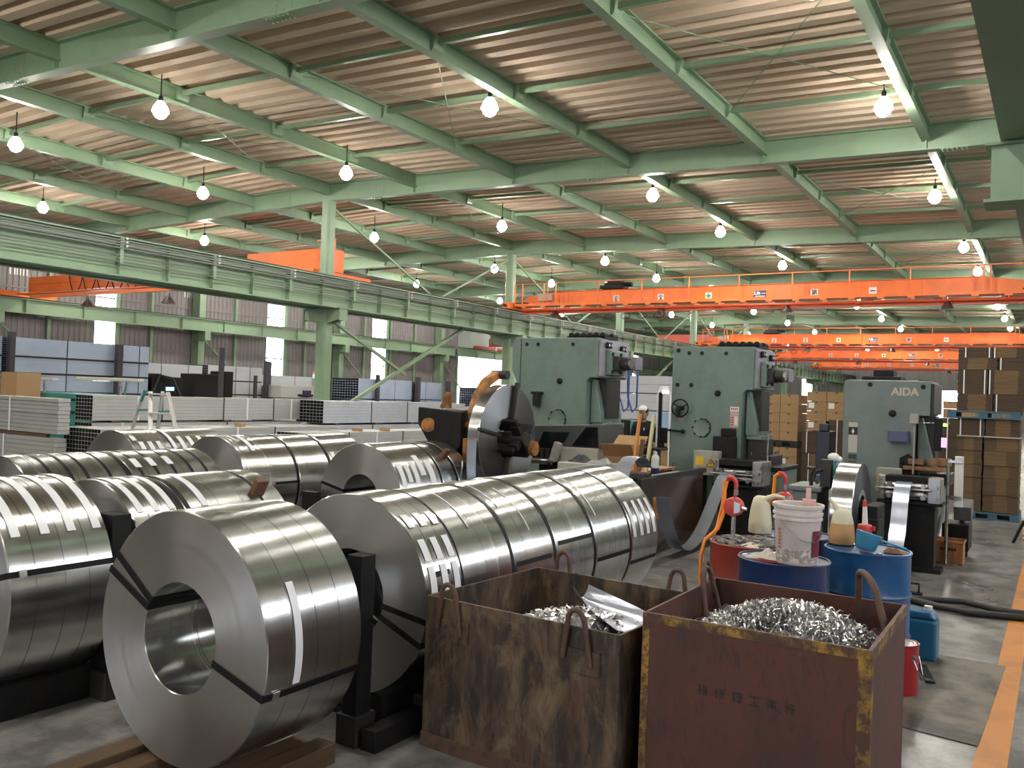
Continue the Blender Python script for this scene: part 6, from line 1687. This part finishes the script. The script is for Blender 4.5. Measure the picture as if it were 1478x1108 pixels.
channel_bundle('blue grey bundle left of the bright doorway, lower', -33.5, 1.2, 42.3, 45.2, 0, 1.35, 8, 8, M_BLUEG, GR, (43.4,), ())
channel_bundle('blue grey bundle left of the bright doorway, upper', -33.5, 1.2, 42.3, 45.0, 1.37, 2.46, 8, 8, M_BLUEG, GR, (43.4,), ())
channel_bundle('dark ended bundle under the bright doorway, lower', -31.5, 1.3, 46.0, 50.5, 0, 1.3, 8, 8, M_BLUEG, GR, (47.5,), ())
channel_bundle('dark ended bundle under the bright doorway, upper', -31.5, 1.3, 46.0, 50.5, 1.32, 2.24, 8, 6, M_BLUEG, GR, (47.5,), ())
rack_post('dark rack post left of the blue grey bundles', -33.3, 38.6, 2.75, .2)
rack_post('dark rack post in the middle of the blue grey bundles', -33.2, 42.2, 2.75, .25)
rack_post('dark rack post at the right of the blue grey bundles', -33.2, 45.3, 2.6, .25)
# teal machine and bench lamp behind the pale stacks
t = thing('teal_machine', 'teal green machine behind the pale stacks at the left edge', 'machine', (-17.2, 10.5, 0))
MB().bb(-18.2, -15.2, 10.4, 11.4, 0, 1.42).bb(-18.4, -15.0, 10.35, 11.4, 1.45, 1.56).build('body', M_TURQ, t, bevel=.02)
MB().bb(-15.75, -15.4, 10.36, 10.4, .85, 1.05).build('yellow_box', M_YEL, t)
MB().bb(-18.2, -15.2, 10.385, 10.4, 1.16, 1.2).build('dark_slot', M_INK, t)
t = thing('bench_lamp', 'white tube lamp on a stand above the teal machine', 'lamp', (-16.2, 10.8, 1.56))
MB().bb(-17.5, -15.4, 10.7, 10.85, 1.84, 1.91).build('shade', mat('lamp_cream', (.62, .6, .52), .4), t, bevel=.015)
MB().tube([(-16.1, 10.8, 1.56), (-16.1, 10.8, 1.85)], .035, 8).bar((-15.95, 10.8, 1.56), (-15.88, 10.8, 1.85), .03).build('stand', M_STEEL, t)
t = thing('bench_lamp', 'second white tube lamp at the very left edge', 'lamp', (-19.5, 10.8, 0))
MB().bb(-20.2, -18.35, 10.7, 10.85, 1.80, 1.86).build('shade', mat('lamp_cream', (.62, .6, .52), .4), t, bevel=.015)
MB().tube([(-18.8, 10.8, 0), (-18.8, 10.8, 1.82)], .03, 8).build('stand', M_STEEL, t)
o = MB().bb(-18.5, -17.9, 9.7, 10.2, 0, 1.95).build('wooden_crate', mat('raw_crate_wood', (.40, .24, .12), .8), bevel=.01); tag(o, 'tall raw timber crate cut by the left edge', 'crate')

# pale stacks far behind the worker
for k, (z0, z1) in enumerate(((0, .58), (.6, 1.08), (1.1, 1.56), (1.58, 2.02), (2.04, 2.50))):
    channel_bundle('%s pale bundle of the stack behind the worker' % TIER[k], -8.6, 2.6, 22.6, 27.0, z0, z1, 4, 4, mat('pale_grey_bundle', (.42, .42, .44), .5, .2), 'pale bundles behind the worker', (), (), True)
    cross_stack('%s pale cross stack left behind the worker' % TIER[k], -11.9, -8.75, 21.7, 22.5, z0, z1, 2, mat('pale_grey_bundle', (.42, .42, .44), .5, .2), ((-10.2, .01, M_DARK),), 'pale cross stacks behind the worker')
o = MB().bb(-8.55, -8.4, 18.9, 19.6, .0, 1.36).bb(-8.38, -8.1, 19.0, 19.5, 0, 1.36).build('chair_backs', M_TURQ, bevel=.03)
tag(o, 'teal cabinet left of the worker', 'cabinet')
o = MB().bb(-8.8, -8.56, 18.9, 19.6, 0, 1.38).build('dark_cabinet', M_BLACK, bevel=.03); tag(o, 'black cabinet beside the teal one left of the worker', 'cabinet')
px_ = at(962, 610, y=17.5)
t = thing('blue_stack', 'light blue stacked sheets right of the worker', 'stack', (px_.x, 17.5, 0))
m = MB()
for k in range(12): m.bb(px_.x - .35, px_.x + .25, 17.5, 18.2, .95 + k * .055, .95 + k * .055 + .048)
m.build('sheets', mat('light_blue_sheets', (.30, .45, .70), .5), t)
MB().bb(px_.x - .4, px_.x + .3, 17.45, 18.2, .86, .95).bb(px_.x - .35, px_.x + .25, 17.5, 18.2, 0, .86).build('wooden_base', M_CARD, t)
t = thing('strip_light_post', 'white framed post with a hooped top left of the middle press', 'post', (-6.2, 15.0, 0))
a_, b_ = at(949, 600, y=15.0).x, at(966, 600, y=15.0).x
MB().tube([(a_, 15, 0), (a_, 15, 2.0), (a_ + .05, 15, 2.09), (b_ - .05, 15, 2.09), (b_, 15, 2.0), (b_, 15, 0)], .022, 8).build('hoop', M_WHITE, t, smooth=True)
MB().bb(a_ + .03, a_ + .08, 14.98, 15.02, 0, 2.0).build('dark_post', M_BLACK, t)
MB().bb(a_ + .08, b_ - .03, 14.98, 15.02, 1.98, 2.05).build('light_bar', mat('white_tube_light', (.9, .93, 1), .4, emit=2.2), t)
for x, lab in ((893, 'left'), (905, 'right')):
    p = at(x, 560, y=14.6)
    o = MB().tube([(p.x, 14.6, 2.42), (p.x + .02, 14.6, 1.9), (p.x + .12, 14.6, 1.62), (p.x + .2, 14.6, 1.72), (p.x + .2, 14.6, 2.4)], .016, 6).build('air_hose', mat('blue_hose', (.03, .08, .35), .4)); tag(o, 'blue air hose hanging %s behind the left press' % lab, 'hose')
p = at(900, 545, y=14.6)
o = MB().bar((p.x - .30, 14.62, 2.44), (p.x + .15, 14.62, 2.44), .04).bar((p.x - .30, 14.62, 0), (p.x - .30, 14.62, 2.46), .04).build('hose_stand', M_ORANGE); tag(o, 'thin orange stand carrying the blue air hoses', 'stand')
t = thing('side_table', 'small grey table with a light blue tray right of the left press', 'table', (-5.3, 11.9, 0))
p = at(893, 634, y=11.6)
MB().bb(p.x - .14, p.x + .22, 11.4, 11.9, 1.28, 1.32).build('blue_tray', mat('pale_blue_tray', (.14, .27, .42), .5), t)
MB().bb(p.x - .15, p.x + .2, 11.4, 11.9, 1.02, 1.06).bb(p.x - .15, p.x + .2, 11.4, 11.9, .86, .9).build('shelf', mat('pale_grey_shelf', (.3, .31, .33), .5), t)
for dx in (-.15, .18):
    MB().tube([(p.x + dx, 11.42, 0), (p.x + dx, 11.42, 1.5 if dx < 0 else 1.28)], .018, 8).build('leg', M_STEEL, t)

# ------------------------------------------------------------------ the worker
def make_person(x, y, face):
    t = thing('person', 'person in dark workwear and a white fronted cap bending over work between the presses', 'person', (x, y, 0), 0)
    J = {'pel': (0, 0, .93), 'sp1': (0, -.02, 1.08), 'sp2': (0, -.06, 1.25), 'neck0': (0, -.09, 1.42), 'neck': (0, -.11, 1.49), 'head': (0, -.14, 1.56)}
    V = []; E = []; RR = []
    def jn(p, r): V.append(p); RR.append(r); return len(V) - 1
    pel = jn((0, 0, .93), (.155, .115)); s1 = jn((0, -.02, 1.08), (.145, .11)); s2 = jn((0, -.05, 1.24), (.165, .12)); s3 = jn((0, -.08, 1.38), (.13, .10)); nk = jn((0, -.10, 1.47), (.058, .06))
    E += [(pel, s1), (s1, s2), (s2, s3), (s3, nk)]
    for s in (-1, 1):
        sh = jn((s * .175, -.08, 1.385), (.068, .068)); el = jn((s * .235, -.14, 1.11), (.05, .05)); wr = jn((s * .16, -.38, 1.05), (.032, .036))
        E += [(s3, sh), (sh, el), (el, wr)]
        hp = jn((s * .09, 0, .86), (.092, .095)); kn = jn((s * .10, -.02, .48), (.062, .065)); an = jn((s * .105, .02, .10), (.045, .05)); to = jn((s * .115, -.13, .045), (.042, .036))
        E += [(pel, hp), (hp, kn), (kn, an), (an, to)]
    me = bpy.data.meshes.new('body'); me.from_pydata(V, E, []); o = bpy.data.objects.new('body', me); COL.objects.link(o); o.parent = t
    sk = o.modifiers.new('skin', 'SKIN')
    for i, v in enumerate(me.skin_vertices[0].data): v.radius = RR[i]
    me.skin_vertices[0].data[0].use_root = True
    sb = o.modifiers.new('smooth', 'SUBSURF'); sb.levels = 2; sb.render_levels = 2
    me.materials.append(M_CLOTH)
    def loc(mb, name, m, par=None, **k):
        mb.v = [(x + v[0], y + v[1], v[2]) for v in mb.v]; return mb.build(name, m, par or t, **k)
    h = MB(); hc = (0, -.13, 1.60)
    pro = [(.02, -.125), (.05, -.118), (.062, -.09), (.072, -.04), (.078, .01), (.08, .05), (.072, .085), (.05, .112), (.02, .124)]
    n = 20; vs = []
    for r, z in pro:
        for k in range(n):
            a = 2 * pi * k / n; sx, sy = r * cos(a), r * 1.22 * sin(a)
            if sy < 0 and z < -.06: sy *= 1.06
            vs.append((hc[0] + sx, hc[1] + sy, hc[2] + z))
    fs = [(i * n + k, i * n + (k + 1) % n, (i + 1) * n + (k + 1) % n, (i + 1) * n + k) for i in range(len(pro) - 1) for k in range(n)]
    fs += [tuple(range(n))[::-1], tuple(range((len(pro) - 1) * n, len(pro) * n))]
    h.add(vs, fs)
    h.prism([(-.225, 1.585), (-.255, 1.57), (-.228, 1.565)], 'X', -.012, .012)          # nose
    for s in (-1, 1): h.sphere((s * .082, -.115, 1.60), .028, 10, 8, (.4, .8, 1.1))
    h.tube([(0, -.105, 1.44), (0, -.12, 1.53)], .052, 14)
    head = loc(h, 'head', M_SKIN, smooth=True, angle=60)
    e = MB()
    for s in (-1, 1): e.sphere((s * .032, -.222, 1.605), .0105, 10, 8)
    loc(e, 'eyes', M_INK, head, smooth=True)
    m = MB().bb(-.025, .025, -.226, -.21, 1.526, 1.536); loc(m, 'mouth', mat('lips', (.22, .09, .08), .6), head, bevel=.003)
    m = MB().sphere((0, -.09, 1.60), .088, 16, 10, (.98, 1.05, .9)); m.v = [v for v in m.v]; loc(m, 'hair', M_INK, head, smooth=True)
    c = MB().sphere((0, -.12, 1.655), .095, 20, 10, (1.0, 1.18, .95)); loc(c, 'cap_crown', M_BLACK, head, smooth=True)
    f = MB().sphere((0, -.138, 1.663), .094, 20, 10, (.94, 1.14, .98)); loc(f, 'cap_front', mat('white_cap_cloth', (.75, .74, .70), .8), head, smooth=True)
    b = MB().prism([(-.075, -.20), (.075, -.20), (.06, -.30), (.0, -.325), (-.06, -.30)], 'Z', 1.645, 1.652); loc(b, 'cap_peak', M_BLACK, head)
    for s in (-1, 1):
        hd = MB()
        hd.box((s * .155, -.43, 1.04), (.08, .095, .03), Matrix.Rotation(.1 * s, 3, 'Z'))
        for k in range(4):
            bx = s * .155 + (k - 1.5) * .021; L = (.062, .075, .07, .055)[k]
            hd.tube([(bx, -.475, 1.042), (bx, -.475 - L * .6, 1.035), (bx, -.475 - L * .9, 1.012)], [.0095, .0088, .0075], 8)
        hd.tube([(s * .155 - s * .04, -.41, 1.04), (s * .155 - s * .075, -.445, 1.03), (s * .155 - s * .08, -.475, 1.02)], [.011, .0095, .008], 8)
        loc(hd, 'hand', M_SKIN, bevel=.008)
        st = MB().prism([(s * .06, 0), (s * .165, 0), (s * .165, .05), (s * .06, .05)], 'Y', -.19, .08); loc(st, 'shoe', M_BLACK, bevel=.02)
    m = MB().bb(.045, .055, -.205, -.18, 1.28, 1.33); loc(m, 'chest_mark', M_WHITE)
    return t
make_person(-6.72, 15.6, 0)
t = thing('work_table', 'dark work table in front of the worker', 'table', (-6.7, 14.9, 0))
MB().bb(-7.3, -6.0, 14.6, 15.25, .96, 1.0).build('top', M_DARK, t, bevel=.006)
for x in (-7.25, -6.05):
    for yy in (14.65, 15.2): MB().bb(x - .03, x + .03, yy - .03, yy + .03, 0, .96).build('leg', M_DARK, t)
t = thing('work_screen', 'black monitor on the work table right of the worker', 'monitor', (-6.15, 15.0, 1.0))
MB().bb(-6.3, -5.95, 15.0, 15.05, 1.08, 1.36).build('case', M_BLACK, t, bevel=.01)
MB().bb(-6.2, -6.05, 14.95, 15.1, 1.0, 1.02).bb(-6.15, -6.1, 15.01, 15.04, 1.02, 1.1).build('stand', M_BLACK, t)
